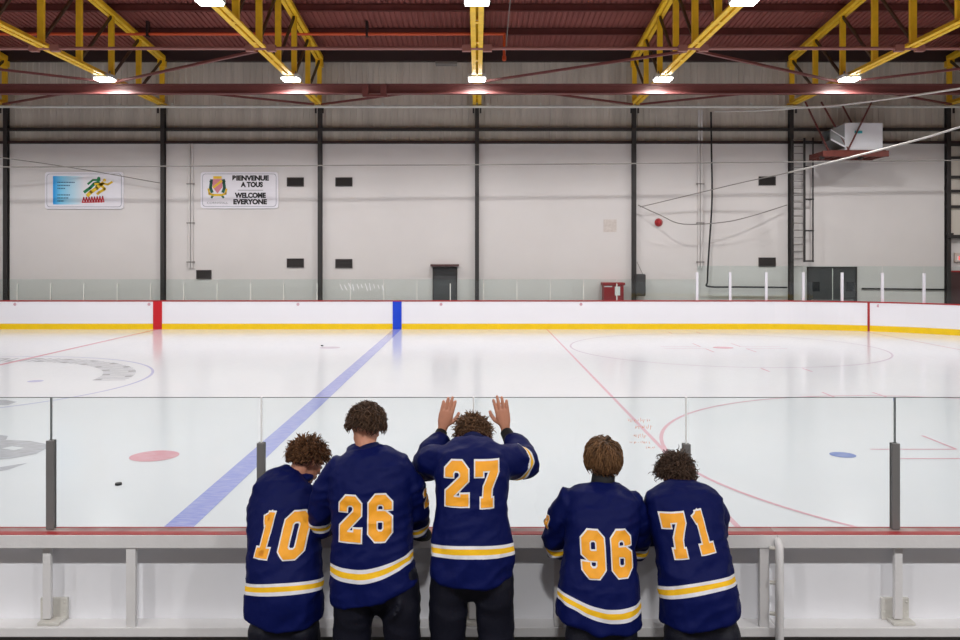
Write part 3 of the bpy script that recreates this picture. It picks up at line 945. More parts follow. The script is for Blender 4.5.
# caged ladder
t = thing('wall_ladder', 'dark steel ladder with a safety rail climbing the wall', 'ladder', (12.6, WF-0.2, 3.0))
zt = wp(800, 139).z; zb_ = wp(800, 262).z
xl_, xr_ = wp(792, 0, 0.3).x, wp(804.5, 0, 0.3).x
bm = bmesh.new()
for xx in (xl_, xr_): box(bm, xx-0.035, xx+0.035, WF-0.32, WF-0.26, zb_, zt)
obj('side_rails', bm, M['column'], t)
bm = bmesh.new()
zz = zb_+0.15
while zz < zt: rod(bm, (xl_, WF-0.29, zz), (xr_, WF-0.29, zz), 0.018, 6); zz += 0.27
obj('rungs', bm, M['cable'], t)
xs_ = wp(812, 0, 0.3).x
obj('safety_rail', nbox(xs_-0.02, xs_+0.02, WF-0.42, WF-0.36, zb_, zt), M['column'], t)
for py in (143, 168, 200, 231, 261):
    z = wp(0, py).z; bm = bmesh.new(); box(bm, xr_, xs_+0.03, WF-0.42, WF-0.36, z-0.03, z+0.03); box(bm, xs_-0.02, xs_+0.02, WF-0.4, WF, z-0.02, z+0.02); obj('rail_bracket', bm, M['column'], t)

# heater on a hung platform
PY0, PY1 = 30.9, 32.2
pl = at(809, 155, PY0); pr = at(889, 155, PY0)
pz = at(850, 150.5, PY0).z
t = thing('heater_platform', 'rust red steel platform hung from the roof at the right', 'platform', ((pl.x+pr.x)/2, 31.5, pz))
bm = bmesh.new()
x0, x1 = (809-477)*PY1/F, pr.x
box(bm, x0, x1, PY0, PY0+0.08, pz-0.22, pz); box(bm, x0, x1, PY1-0.08, PY1, pz-0.22, pz)
for k in range(9):
    xx = x0+(x1-x0-0.08)*k/8; box(bm, xx, xx+0.08, PY0+0.08, PY1-0.08, pz-0.2, pz-0.02)
obj('platform_frame', bm, M['rust'], t)
obj('deck_grating', nbox(x0+0.3, x1-0.1, PY0+0.02, PY1-0.02, pz, pz+0.02), M['rust'], t)
for (xa, ya, xb, yb) in ((x0+0.25, PY0+0.1, x0-0.5, PY0+0.4), (x0+1.0, PY0+0.1, x0+0.1, PY0+0.4), (x0+0.9, PY0-0.03, x1-0.6, PY0+0.0), (x1-0.25, PY1-0.2, x1-1.3, PY1-0.3)):
    bm = bmesh.new(); bar(bm, (xa, ya, pz), (xb, yb, 8.5), 0.05); obj('hanger_rod', bm, M['purlin'], t)
bm = bmesh.new()
for px in (824, 851, 863):
    xx = (px-477)*PY0/F; box(bm, xx-0.06, xx+0.06, PY0+0.1, PY0+0.3, pz-0.3, pz-0.18)
rod(bm, ((845-477)*PY0/F, PY0+0.2, pz-0.3), ((856-477)*PY0/F, PY0+0.2, pz-0.24), 0.03)
obj('pipe_fittings', bm, M['column'], t)
hx0 = (845-477)*31.0/F; hx1 = (883-477)*31.0/F; hz1 = at(0, 122.5, 31.0).z
t = thing('unit_heater', 'white box heater standing on the rust red hung platform', 'heater', ((hx0+hx1)/2, 31.5, pz+0.02))
obj('heater_case', nbox(hx0, hx1, 31.0, 32.0, pz+0.021, hz1, bevel=0.03), M['heater'], t)
bm = bmesh.new()
hx = (832-477)*31.0/F
zb2, zt2 = pz+0.12, hz1-0.03
# flared intake hood, open to the left
A = [V((hx0, 31.03, zb2)), V((hx0, 31.03, zt2)), V((hx0, 31.97, zt2)), V((hx0, 31.97, zb2))]
B = [V((hx, 31.15, zb2+0.3)), V((hx, 31.15, zt2-0.22)), V((hx, 31.9, zt2-0.22)), V((hx, 31.9, zb2+0.3))]
for k in range(4):
    poly(bm, [A[k], A[(k+1) % 4], B[(k+1) % 4], B[k]])
poly(bm, [p+V((0.25, 0, 0)) for p in B])
obj('intake_hood', bm, M['heater_in'], t)
bm = bmesh.new()
bar(bm, (hx, 31.1, zb2+0.32), (hx0+0.02, 31.0, zb2+0.02), 0.05); bar(bm, (hx, 31.1, zt2-0.22), (hx0+0.05, 31.0, zb2+0.3), 0.03)
obj('hood_rim', bm, M['heater'], t)
c = at(858.5, 132, 30.99); obj('badge', nbox(c.x-0.14, c.x+0.14, 30.985, 31.0, c.z-0.05, c.z+0.05), M['teal'], t)

# cables
def cable(pts, r, m_, lab, name='cable'):
    q = []
    for i in range(len(pts)-1):
        p0 = pts[max(i-1, 0)]; p1 = pts[i]; p2 = pts[i+1]; p3 = pts[min(i+2, len(pts)-1)]
        for k in range(8):
            s = k/8
            q.append(0.5*((2*p1)+(p2-p0)*s+(2*p0-5*p1+4*p2-p3)*s*s+(3*p1-p0-3*p2+p3)*s**3))
    q.append(pts[-1])
    bm = bmesh.new(); 
    d = (pts[-1]-pts[0]).normalized()
    tube(bm, q, [r]*len(q), seg=8, cap=False, ref=V((0, 1, 0)))
    tag(anchor(obj(name, bm, M[m_], smooth=True), pts[0]), lab, 'cable')
cable([at(-300, 168, 30.9), at(0, 167, 30.9), at(320, 165.5, 30.9), at(477, 164.7, 30.9), at(634, 163.5, 30.9), at(948, 160.5, 30.9), at(1150, 158, 30.9)], 0.022, 'cable', 'long taut grey cable crossing the wall above the signs')
cable([at(-150, 140, 30), at(0, 157.5, 31), at(80, 169, 32), at(160, 183, 32.2)], 0.018, 'cable', 'thin grey cable sloping down over the blue logo sign')
cable([at(715, 111.5, 30), at(760, 110.5, 29), at(800, 108, 28), at(842, 105, 26), at(960, 88.5, 22), at(1100, 64, 18)], 0.028, 'white_cable', 'upper pale cable slanting across above the heater')
cable([at(787, 173, 30.8), at(848, 158, 28), at(917, 140, 25), at(960, 127, 23), at(1100, 84, 18)], 0.032, 'white_cable', 'lower pale cable slanting across the heater platform')
cable([at(640, 207, 32.2), at(690, 195, 31.8), at(740, 183, 31.3), at(787, 173, 30.8)], 0.018, 'cable', 'thin grey cable rising to the ladder column past the upper vent')
cable([at(638, 205, 32.2), at(660, 215, 32), at(683, 224, 31.8), at(725, 222, 31.8), at(755, 215, 31.9), at(787, 205, 32.2)], 0.02, 'cable', 'sagging grey cable between the two columns beside the red bell')
cable([at(711, 112, 32.4), at(711.5, 150, 32.3), at(712, 200, 32.3), at(709, 250, 32.3), at(707.5, 280, 32.3), at(709, 286.5, 32.3), at(740, 287, 32.3), at(787, 287.5, 32.3)], 0.035, 'black', 'black hose hanging down the wall and running along to the ladder column', 'hose')
cable([at(862, 288.5, 32.565), at(900, 289, 32.565), at(945, 289.5, 32.565)], 0.03, 'black', 'dark hose low on the wall right of the double door', 'hose')
bm = bmesh.new(); rod(bm, at(513, -30, 24), at(505, 57, 30), 0.018); tag(anchor(obj('hanging_wire', bm, M['cable']), at(505, 57, 30)), 'thin straight wire hanging beside the end of the orange pipe', 'wire')
bm = bmesh.new(); q = at(445, 63, 31); 
box(bm, q.x-0.35, q.x+0.45, 30.8, 31.2, q.z-0.08, q.z+0.02, bevel=0.01)
tag(anchor(obj('roof_junction_tray', bm, M['cable']), q), 'small grey tray up by the middle truss over the long beam', 'tray')

# pucks
def puck(px, py, lab):
    p = icep(px, py, 0)
    bm = bmesh.new(); tube(bm, [(p.x, p.y, 0.0005), (p.x, p.y, 0.0125), (p.x, p.y, 0.026)], [0.037, 0.039, 0.037], seg=24, cap=False)
    tag(anchor(obj('hockey_puck', bm, M['puck']), (p.x, p.y, 0)), lab, 'puck', 'pucks left on the ice')
puck(118.5, 485, 'black hockey puck on the ice in front of the red spot')
puck(322, 346, 'black hockey puck far out on the ice left of the blue line')

# ------------------------------------------------------------------ near boards
CF, CB = 4.87, 5.01      # cap front and back
ZC = 1.07
gate_x = at(778, 0, 4.86).x
t = near = thing('near_boards', 'white framed rink boards with a worn red cap the players lean on', 'rink boards', (0, 4.95, 0))
xa, xb = -6.5, gate_x-0.001
def near_run(t, xa, xb, studs):
    bm = bmesh.new(); box(bm, xa, xb, CF+0.005, CF+0.055, ZC-0.001, ZC+0.004, bevel=0.001); box(bm, xa, xb, 4.992, CB, ZC-0.001, ZC+0.004, bevel=0.001)
    obj('red_cap', bm, M['worn_red'], t)
    obj('cap_sill', nbox(xa, xb, CF+0.055, 4.992, ZC-0.02, ZC+0.002), M['sill'], t)
    obj('top_rail', nbox(xa, xb, CF, 5.0, ZC-0.078, ZC-0.001, bevel=0.004), M['frame'], t)
    obj('back_panel', nbox(xa, xb, 5.0, 5.009, 0.02, ZC-0.002), M['panel'], t)
    obj('shelf_rail', nbox(xa, xb, CF, 5.0, 0.475, 0.53, bevel=0.004), M['frame'], t)
    obj('base_panel', nbox(xa, xb, 4.955, 5.0, 0.0, 0.475), M['plinth'], t)
    for sx in studs:
        obj('stud', nbox(sx-0.028, sx+0.028, CF+0.008, CF+0.04, 0.53, ZC-0.078, bevel=0.003), M['frame'], t)
near_run(t, xa, xb, [at(130, 0, 4.87).x-2.44, at(130, 0, 4.87).x, at(130, 0, 4.87).x+1.22, at(559, 0, 4.87).x, at(765, 0, 4.87).x])
t2 = thing('board_gate', 'white rink gate section with red cap at the right of the near boards', 'gate', (gate_x+1.5, 4.95, 0))
near_run(t2, gate_x+0.001, 6.5, [gate_x+3.0])
bm = bmesh.new()
tube(bm, [(gate_x, 4.835, 0.05), (gate_x, 4.835, 0.9), (gate_x, 4.84, 1.02), (gate_x-0.004, 4.86, 1.04)], [0.024, 0.024, 0.024, 0.02], seg=12)
obj('hinge_tube', bm, M['frame'], t2, smooth=True)
for z in (0.62, 0.8, 1.0):
    bm = bmesh.new(); rod(bm, (gate_x-0.05, 4.86, z), (gate_x-0.005, 4.845, z), 0.012); obj('hinge_bolt', bm, M['bracket'], t2)

# glass posts and panes on the near boards
JX = [(51.5, 'near the left edge'), (261.5, 'just left of the player numbered 10'), (473.5, 'hidden behind the player numbered 27'), (686, 'behind the curly head of the player numbered 71'), (894.5, 'near the right edge')]
GY = 4.97
jx = [((px-477)*GY/F, l) for px, l in JX]
for (x, l), (px, _) in zip(jx, JX):
    home = t2 if x > gate_x else near
    bm = bmesh.new()
    pt = {51.5: 1.603, 261.5: 1.588, 473.5: 1.59, 686: 1.582, 894.5: 1.586}[px]
    box(bm, x-0.024, x+0.024, GY-0.022, GY-0.008, ZC+0.005, pt, bevel=0.004)
    box(bm, x-0.022, x+0.022, GY+0.008, GY+0.02, ZC+0.005, pt, bevel=0.004)
    box(bm, x-0.006, x+0.006, GY-0.012, GY+0.012, ZC+0.005, pt-0.004)
    post = obj('glass_post', bm, M['alu'], home)
    bm = bmesh.new()
    box(bm, x-0.004, x+0.004, GY-0.008, GY+0.008, pt, 1.857)
    obj('glass_joint', bm, M['gasket' if px in (51.5, 894.5) else 'joint'], post)
    bm = bmesh.new(); box(bm, x-0.026, x+0.022, 4.915, 4.945, 0.56, ZC-0.08, bevel=0.004); obj('post_leg', bm, M['frame'], post)
    bm = bmesh.new(); box(bm, x-0.07, x+0.09, 4.975, 5.0, 0.53, 0.66, bevel=0.004)
    box(bm, x-0.045, x+0.085, 4.89, 4.985, 0.531, 0.55, bevel=0.004)
    for q in (-0.055, 0.075):
        for z in (0.575, 0.635): tube(bm, [(x+q, 4.978, z), (x+q, 4.99, z)], [0.009, 0.009], seg=8)
    obj('bracket', bm, M['bracket'], post)
xs = [jx[0][0]-1.25]+[a for a, _ in jx]+[jx[-1][0]+1.25]
panes = []
for a, b in zip(xs[:-1], xs[1:]):
    home = t2 if b > gate_x+0.2 else near
    bm = bmesh.new(); box(bm, a+0.006, b-0.006, GY-0.006, GY+0.006, ZC-0.012, 1.8555)
    t = obj('glass_pane', bm, M['glass'], home)
    panes.append(t)
    obj('pane_edge', nbox(a+0.006, b-0.006, GY-0.0062, GY+0.0062, 1.854, 1.857), M['gasket'], t)
# orange marker scribbles on the pane
bm = bmesh.new(); rnd = random.Random(11)
def mark(px0, py0, px1, py1, w=0.0022):
    bar(bm, at(px0, py0, GY-0.008), at(px1, py1, GY-0.008), w, 0.001)
for row, (y, x0, x1) in enumerate(((420, 628, 650), (427, 636, 651), (436, 634, 645), (442.5, 630, 651), (447.5, 646, 656))):
    x = x0
    while x < x1:
        k = rnd.random()
        h = 2.6 if row < 3 else 1.2
        mark(x, y-h*rnd.random(), x+rnd.uniform(-0.6, 0.9), y+h*rnd.random())
        if k > 0.4: mark(x, y+rnd.uniform(-1.5, 1.5), x+1.6, y+rnd.uniform(-1.5, 1.5))
        x += 2.1
tag(anchor(obj('marker_writing', bm, M['orange_ink']), at(640, 430, GY-0.008)), 'faint orange marker scribbles on the glass between players 96 and 71', 'writing')
#PEOPLE
# ------------------------------------------------------------------ people
def voxel_mesh(bm, size, smooth=4, name='m'):
    bmesh.ops.recalc_face_normals(bm, faces=bm.faces)
    me = bpy.data.meshes.new(name); bm.to_mesh(me); bm.free()
    o = bpy.data.objects.new('tmp', me); COL.objects.link(o)
    md = o.modifiers.new('r', 'REMESH'); md.mode = 'VOXEL'; md.voxel_size = size; md.adaptivity = 0
    if smooth:
        ms = o.modifiers.new('s', 'SMOOTH'); ms.factor = 0.5; ms.iterations = smooth
    bpy.context.view_layer.update()
    dg = bpy.context.evaluated_depsgraph_get()
    out = bpy.data.meshes.new_from_object(o.evaluated_get(dg))
    bpy.data.objects.remove(o)
    out.name = name
    return out

def skin_mat():
    m = mat('skin', (196, 136, 110), 0.55, var=0.06, scale=25, bump=0.08, bscale=200)
    m.node_tree.nodes['Principled BSDF'].inputs['Subsurface Weight'].default_value = 0.08
    m.node_tree.nodes['Principled BSDF'].inputs['Subsurface Radius'].default_value = (0.01, 0.004, 0.002)
    return m
M['skin'] = skin_mat()
M['lips'] = mat('lips', (170, 96, 88), 0.5)
M['eye'] = mat('eye_white', (226, 222, 216), 0.2)
M['iris'] = mat('iris', (64, 50, 40), 0.2)
M['navy'] = mat('navy_pants_fabric', (10, 12, 28), 0.6, spec=0.3, var=0.12, scale=8, bump=0.25, bscale=120)
M['under'] = mat('black_undershirt', (18, 18, 22), 0.8, bump=0.2)
M['shoe'] = mat('black_shoe', (26, 26, 28), 0.5)
M['num'] = mat('orange_yellow_numeral', (250, 170, 30), 0.55, var=0.05, scale=20, bump=0.3, bscale=260)
M['num_edge'] = mat('white_numeral_outline', (232, 232, 236), 0.6, bump=0.3, bscale=260)
M['tag'] = mat('white_neck_tag', (220, 214, 206), 0.7)

def jersey_mat():
    """navy jersey; white-gold-white bands woven round the hem and the cuffs"""
    m = bpy.data.materials.new('navy_jersey_with_bands'); m.use_nodes = True
    nt = m.node_tree; b = nt.nodes['Principled BSDF']
    b.inputs['Roughness'].default_value = 0.58
    b.inputs['Specular IOR Level'].default_value = 0.12
    b.inputs['Sheen Weight'].default_value = 0.0
    b.inputs['Sheen Roughness'].default_value = 0.4
    def band(attr, rgbs):
        a = nt.nodes.new('ShaderNodeAttribute'); a.attribute_name = attr
        r = nt.nodes.new('ShaderNodeValToRGB'); r.color_ramp.interpolation = 'CONSTANT'
        els = r.color_ramp.elements
        els[0].position = 0.0; els[0].color = rgbs[0][1]
        els[1].position = rgbs[1][0]; els[1].color = rgbs[1][1]
        for p, c in rgbs[2:]:
            e = els.new(p); e.color = c
        nt.links.new(a.outputs['Fac'], r.inputs[0])
        return r
    nv = srgb(6, 17, 76); wh = srgb(226, 226, 232); ye = srgb(250, 196, 40)
    # hem attribute: metres above the hem line
    r1 = band('hem', [(0, nv), (0.1115, wh), (0.128, ye), (0.151, wh), (0.1675, nv)])
    r2 = band('cuff', [(0, nv), (0.024, wh), (0.042, ye), (0.064, wh), (0.082, nv)])
    a3 = nt.nodes.new('ShaderNodeAttribute'); a3.attribute_name = 'is_arm'
    gt = nt.nodes.new('ShaderNodeMath'); gt.operation = 'GREATER_THAN'; gt.inputs[1].default_value = 0.5
    nt.links.new(a3.outputs['Fac'], gt.inputs[0])
    mx = nt.nodes.new('ShaderNodeMix'); mx.data_type = 'RGBA'
    nt.links.new(gt.outputs[0], mx.inputs[0])
    nt.links.new(r1.outputs[0], mx.inputs[6]); nt.links.new(r2.outputs[0], mx.inputs[7])
    nt.links.new(mx.outputs[2], b.inputs['Base Color'])
    tc = nt.nodes.new('ShaderNodeTexCoord')
    n = nt.nodes.new('ShaderNodeTexNoise'); n.inputs['Scale'].default_value = 9; n.inputs['Detail'].default_value = 3
    n2 = nt.nodes.new('ShaderNodeTexVoronoi'); n2.inputs['Scale'].default_value = 320
    nt.links.new(tc.outputs['Object'], n.inputs['Vector']); nt.links.new(tc.outputs['Object'], n2.inputs['Vector'])
    b1 = nt.nodes.new('ShaderNodeBump'); b1.inputs['Strength'].default_value = 0.35; b1.inputs['Distance'].default_value = 0.03
    b2 = nt.nodes.new('ShaderNodeBump'); b2.inputs['Strength'].default_value = 0.3; b2.inputs['Distance'].default_value = 0.002
    nt.links.new(n.outputs['Fac'], b1.inputs['Height'])
    nt.links.new(n2.outputs['Distance'], b2.inputs['Height'])
    nt.links.new(b1.outputs[0], b2.inputs['Normal']); nt.links.new(b2.outputs[0], b.inputs['Normal'])
    return m
M['jersey'] = jersey_mat()

def hair_mat(name, dark, light):
    m = bpy.data.materials.new(name); m.use_nodes = True
    nt = m.node_tree; b = nt.nodes['Principled BSDF']
    a = nt.nodes.new('ShaderNodeAttribute'); a.attribute_name = 'lock'
    r = nt.nodes.new('ShaderNodeValToRGB')
    r.color_ramp.elements[0].color = srgb(*dark); r.color_ramp.elements[1].color = srgb(*light)
    nt.links.new(a.outputs['Fac'], r.inputs[0]); nt.links.new(r.outputs[0], b.inputs['Base Color'])
    b.inputs['Roughness'].default_value = 0.55
    b.inputs['Specular IOR Level'].default_value = 0.25
    return m

def seg_param(p, pts):
    """distance to a polyline and arc length from its end to the nearest point"""
    best = None; L = [0.0]
    for a, b in zip(pts[:-1], pts[1:]): L.append(L[-1]+(b-a).length)
    for i, (a, b) in enumerate(zip(pts[:-1], pts[1:])):
        ab = b-a; t = (p-a).dot(ab)/ab.length_squared
        tc = min(1.0, max(0.0, t))
        d = (a+ab*tc-p).length
        if best is None or d < best[0]:
            s = L[i]+(t if i == len(pts)-2 and t > 0 else tc)*ab.length
            best = (d, L[-1]-s)
    return best

def hand(bm0, wrist, f, n, thumb_side, curl=0.25, spread=0.06, scale=1.0):
    """palm, four unequal fingers and a thumb; f towards the fingers, n out of the back of the hand"""
    bm = bm0; nv0 = len(bm.verts)
    f = f.normalized(); n = (n-f*n.dot(f)).normalized(); s = f.cross(n)*thumb_side   # s points to the thumb side
    tube(bm, [wrist-f*0.045, wrist, wrist+f*0.03, wrist+f*0.07, wrist+f*0.095], [(0.026, 0.021), (0.028, 0.019), (0.038, 0.017), (0.043, 0.014), (0.040, 0.011)], ref=s, seg=14, power=2.4)
    lens = [(0.031, 0.080), (0.0105, 0.092), (-0.0105, 0.086), (-0.031, 0.068)]
    for i, (off, L) in enumerate(lens):
        p = wrist+f*(0.088-abs(off-0.008)*0.25)+s*off
        d = (f+s*(off*spread/0.02)).normalized()
        pts = [p-d*0.02, p]; ang = curl*0.6
        for j, q in enumerate((0.44, 0.31, 0.25)):
            dd = (d*math.cos(ang)-n*math.sin(ang))
            pts.append(pts[-1]+dd*L*q); ang += curl
        tube(bm, pts, [0.0100, 0.0104, 0.0098, 0.0092, 0.0082], ref=s, seg=10)
    p = wrist+f*0.028+s*0.026-n*0.004
    d1 = (f*0.62+s*0.75-n*0.25).normalized(); d2 = (f*0.85+s*0.45-n*0.25).normalized(); d3 = (f*0.97+s*0.18-n*0.2).normalized()
    pts = [p-d1*0.015, p+d1*0.035, p+d1*0.035+d2*0.03, p+d1*0.035+d2*0.03+d3*0.024]
    tube(bm, pts, [0.0150, 0.0132, 0.0112, 0.0092], ref=n, seg=10)
    if scale != 1.0:
        bm.verts.ensure_lookup_table()
        for v in bm.verts[nv0:]: v.co = wrist+(v.co-wrist)*scale

def head_parts(bm, H, R, neck_base, k=1.0):
    """cranium, face, ears and neck; local +Y is the face"""
    L = lambda x, y, z: V(H)+R@V((x*k, y*k, z*k))
    ellipsoid(bm, L(0, -0.008, 0.018), (0.074*k, 0.094*k, 0.088*k), R, 24, 16)
    ellipsoid(bm, L(0, 0.030, -0.045), (0.058*k, 0.058*k, 0.070*k), R, 20, 14)      # lower face
    ellipsoid(bm, L(0, 0.062, -0.090), (0.026*k, 0.022*k, 0.022*k), R)              # chin
    ellipsoid(bm, L(0, 0.078, 0.022), (0.052*k, 0.014*k, 0.012*k), R)               # brow
    tube(bm, [L(0, 0.080, 0.012), L(0, 0.100, -0.020), L(0, 0.102, -0.030)], [(0.008*k, 0.008*k), (0.012*k, 0.010*k), (0.015*k, 0.010*k)], ref=R@V((1, 0, 0)), seg=10)
    for s in (-1, 1):
        ellipsoid(bm, L(s*0.036, 0.062, -0.022), (0.022*k, 0.018*k, 0.018*k), R)    # cheek
        tube(bm, [L(s*0.062, 0.0, 0.012), L(s*0.077, -0.006, 0.014)], [(0.010*k, 0.020*k), (0.012*k, 0.024*k)], ref=R@V((0, 1, 0)), seg=12)
        ellipsoid(bm, L(s*0.077, -0.008, 0.014), (0.006*k, 0.018*k, 0.030*k), R)    # ear
        ellipsoid(bm, L(s*0.073, 0.0, -0.014), (0.006*k, 0.010*k, 0.011*k), R)      # lobe
    tube(bm, [L(-0.022, 0.085, -0.056), L(0, 0.092, -0.055), L(0.022, 0.085, -0.056)], [0.006*k, 0.009*k, 0.006*k], ref=V((0, 0, 1)), seg=8)
    tube(bm, [L(-0.018, 0.084, -0.066), L(0, 0.089, -0.067), L(0.018, 0.084, -0.066)], [0.006*k, 0.009*k, 0.006*k], ref=V((0, 0, 1)), seg=8)
    top = L(0, -0.022, -0.045)
    nb = V(neck_base)
    tube(bm, [nb-(top-nb)*0.3, nb, nb+(top-nb)*0.5, top], [0.066, 0.058, 0.054, 0.056], seg=16)

def make_hair(H, R, k, style, parent, rng):
    L = lambda v: V(H)+R@(V(v)*k)
    c0 = V((0, -0.008, 0.018)); rad = V((0.079, 0.099, 0.093))
    bm = bmesh.new()
    lay = bm.verts.layers.float.new('lock')
    # scalp cap
    seg, rings_ = 32, 20
    def covered(d):
        # d unit direction in head space
        if abs(d.x) > 0.62 and d.y > -0.30 and d.z < 0.08: return False
        if d.z > 0.42 and d.y < 0.93: return True
        if d.y > 0.30: return d.z > 0.30
        return d.z > style['nape'] - (0.12 if d.y < -0.5 else 0)
    g = {}
    for i in range(rings_+1):
        ph = PI*i/rings_
        for j in range(seg):
            d = V((math.sin(ph)*math.cos(2*PI*j/seg), math.sin(ph)*math.sin(2*PI*j/seg), math.cos(ph)))
            g[i, j] = (d, None)
    vv = {}
    def gv(i, j):
        j %= seg
        if (i, j) not in vv:
            d = g[i, j][0]; th = style['cap']
            v = bm.verts.new(L((c0.x+d.x*(rad.x+th), c0.y+d.y*(rad.y+th), c0.z+d.z*(rad.z+th)))); v[lay] = 0.15
            vv[i, j] = v
        return vv[i, j]
    for i in range(rings_):
        for j in range(seg):
            ds = (g[i, j][0]+g[i+1, (j+1) % seg][0]).normalized()
            if covered(ds):
                if i == 0 and j > 0 and False: continue
                try: bm.faces.new((gv(i, j), gv(i+1, j), gv(i+1, j+1), gv(i, j+1)))
                except ValueError: pass
    # locks
    n = 0
    down_w = R.inverted()@V((0, 0, -1))
    while n < style['n']:
        d = V((rng.gauss(0, 1), rng.gauss(0, 1), rng.gauss(0, 1))).normalized()
        if not covered(d) or (style.get('hug') and rng.random() > 0.55 and d.z < 0.2): continue
        n += 1
        root = V((c0.x+d.x*rad.x, c0.y+d.y*rad.y, c0.z+d.z*rad.z))
        nrm = V((d.x/rad.x, d.y/rad.y, d.z/rad.z)).normalized()
        # combing: away from the crown, over the scalp
        crown = V((0.1, -0.45, 0.88)).normalized()
        comb = (nrm-crown*nrm.dot(crown)*1.05)
        comb = comb-nrm*comb.dot(nrm)
        if comb.length < 0.05: comb = V((rng.uniform(-1, 1), rng.uniform(-1, 1), 0))
        comb.normalize()
        comb = (comb+V((rng.gauss(0, 1), rng.gauss(0, 1), rng.gauss(0, 1)))*style['mess']).normalized()
        Ln = style['len']*rng.uniform(0.6, 1.15)
        if d.z < 0.0: Ln *= style['short']
        steps = style['steps']; p = root.copy()
        ph = rng.uniform(0, 2*PI); cr = style['curl']*rng.uniform(0.6, 1.3)
        a1 = comb; a2 = nrm.cross(comb).normalized()
        pts = []; base = root.copy(); hvar = rng.uniform(0.45, 1.1)
        dirv = (nrm*style['lift']+comb).normalized()
        for s in range(steps+1):
            u = s/steps
            off = (a2*math.cos(ph+u*style['turns']*2*PI)+nrm*math.sin(ph+u*style['turns']*2*PI))*cr*min(1, u*2.5)
            pts.append(base+off)
            if style.get('hug'):
                e = V(((base.x-c0.x)/rad.x**2, (base.y-c0.y)/rad.y**2, (base.z-c0.z)/rad.z**2)).normalized()
                want = comb*(1-u)*0.9+down_w*style['grav']+V((rng.gauss(0, 1), rng.gauss(0, 1), rng.gauss(0, 1)))*style['mess']
                want = want-e*want.dot(e)
                if want.length > 1e-3: dirv = want.normalized()
                if u > 0.8: dirv = (dirv+e*style.get('flick', 0.0)*rng.uniform(-0.3, 1)).normalized()
                base = base+dirv*Ln/steps
                q = V(((base.x-c0.x)/rad.x, (base.y-c0.y)/rad.y, (base.z-c0.z)/rad.z)); ql = q.length
                hh = 1+style['hug']/0.088*(0.35+0.65*math.sin(min(1, u*1.6)*PI/2))*hvar
                if u <= 0.8 or ql < hh: q = q*(hh/ql); base = V((c0.x+q.x*rad.x, c0.y+q.y*rad.y, c0.z+q.z*rad.z))
                continue
            dirv = (dirv+down_w*style['grav']/steps*1.5).normalized()
            base = base+dirv*Ln/steps
            # keep outside the scalp
            q = V(((base.x-c0.x)/(rad.x+0.006), (base.y-c0.y)/(rad.y+0.006), (base.z-c0.z)/(rad.z+0.006)))
            if q.length < 1.0:
                q.normalize(); base = V((c0.x+q.x*(rad.x+0.006), c0.y+q.y*(rad.y+0.006), c0.z+q.z*(rad.z+0.006)))
        W = [L(q) for q in pts]
        rr = [style['w']*k*(1.0-0.75*(s/steps)**1.6) for s in range(steps+1)]
        val = rng.random()
        n0 = len(bm.verts)
        ring_prev = None
        for s, (p, r) in enumerate(zip(W, rr)):
            t = (W[min(s+1, steps)]-W[max(s-1, 0)])
            if t.length < 1e-6: t = V((0, 0, 1))
            a, b = rot_frame(t, V((1, 0.3, 0.2)))
            ring = []
            for q in range(4):
                th = q*PI/2
                v = bm.verts.new(p+a*r*math.cos(th)+b*r*0.6*math.sin(th)); v[lay] = min(1, max(0, val*0.7+0.45*(s/steps)-0.05))
                ring.append(v)
            if ring_prev:
                for q in range(4):
                    bm.faces.new((ring_prev[q], ring_prev[(q+1) % 4], ring[(q+1) % 4], ring[q]))
            ring_prev = ring
        bm.faces.new(ring_prev)
    me = bpy.data.meshes.new('hair')
    bm.normal_update(); bm.to_mesh(me); bm.free(); me.shade_smooth()
    o = link_mesh('hair', me, style['mat'], parent)
    return o

# numeral shapes, as strokes in a box 0.62 wide and 1 high
def digit_strokes(ch):
    l, r, b, t, c = 0.11, 0.51, 0.10, 0.90, 0.11
    if ch == '0': return [([(l, b+c), (l+c, b), (r-c, b), (r, b+c), (r, t-c), (r-c, t), (l+c, t), (l, t-c)], True)]
    if ch == '1': return [([(0.34, 0.02), (0.34, 0.98)], False), ([(0.13, 0.09), (0.57, 0.09)], False), ([(0.16, 0.80), (0.36, 0.90)], False)]
    if ch == '2': return [([(l, 0.66), (l, t-c), (l+c, t), (r-c, t), (r, t-c), (r, 0.62), (l+0.02, 0.28), (l+0.02, b), (r+0.01, b), (r+0.01, 0.27)], False)]
    if ch == '7': return [([(l-0.01, 0.68), (l-0.01, t), (r, t), (r, 0.78), (0.33, 0.42), (0.30, 0.04)], False), ([(0.15, 0.08), (0.46, 0.08)], False)]
    six = ([(r, 0.68), (r, t-c), (r-c, t), (l+c, t), (l, t-c), (l, b+c), (l+c, b), (r-c, b), (r, b+c), (r, 0.46), (r-c, 0.54), (l, 0.54)], False)
    if ch == '6': return [six]
    if ch == '9': return [([(0.62-x, 1-y) for x, y in six[0]], False)]
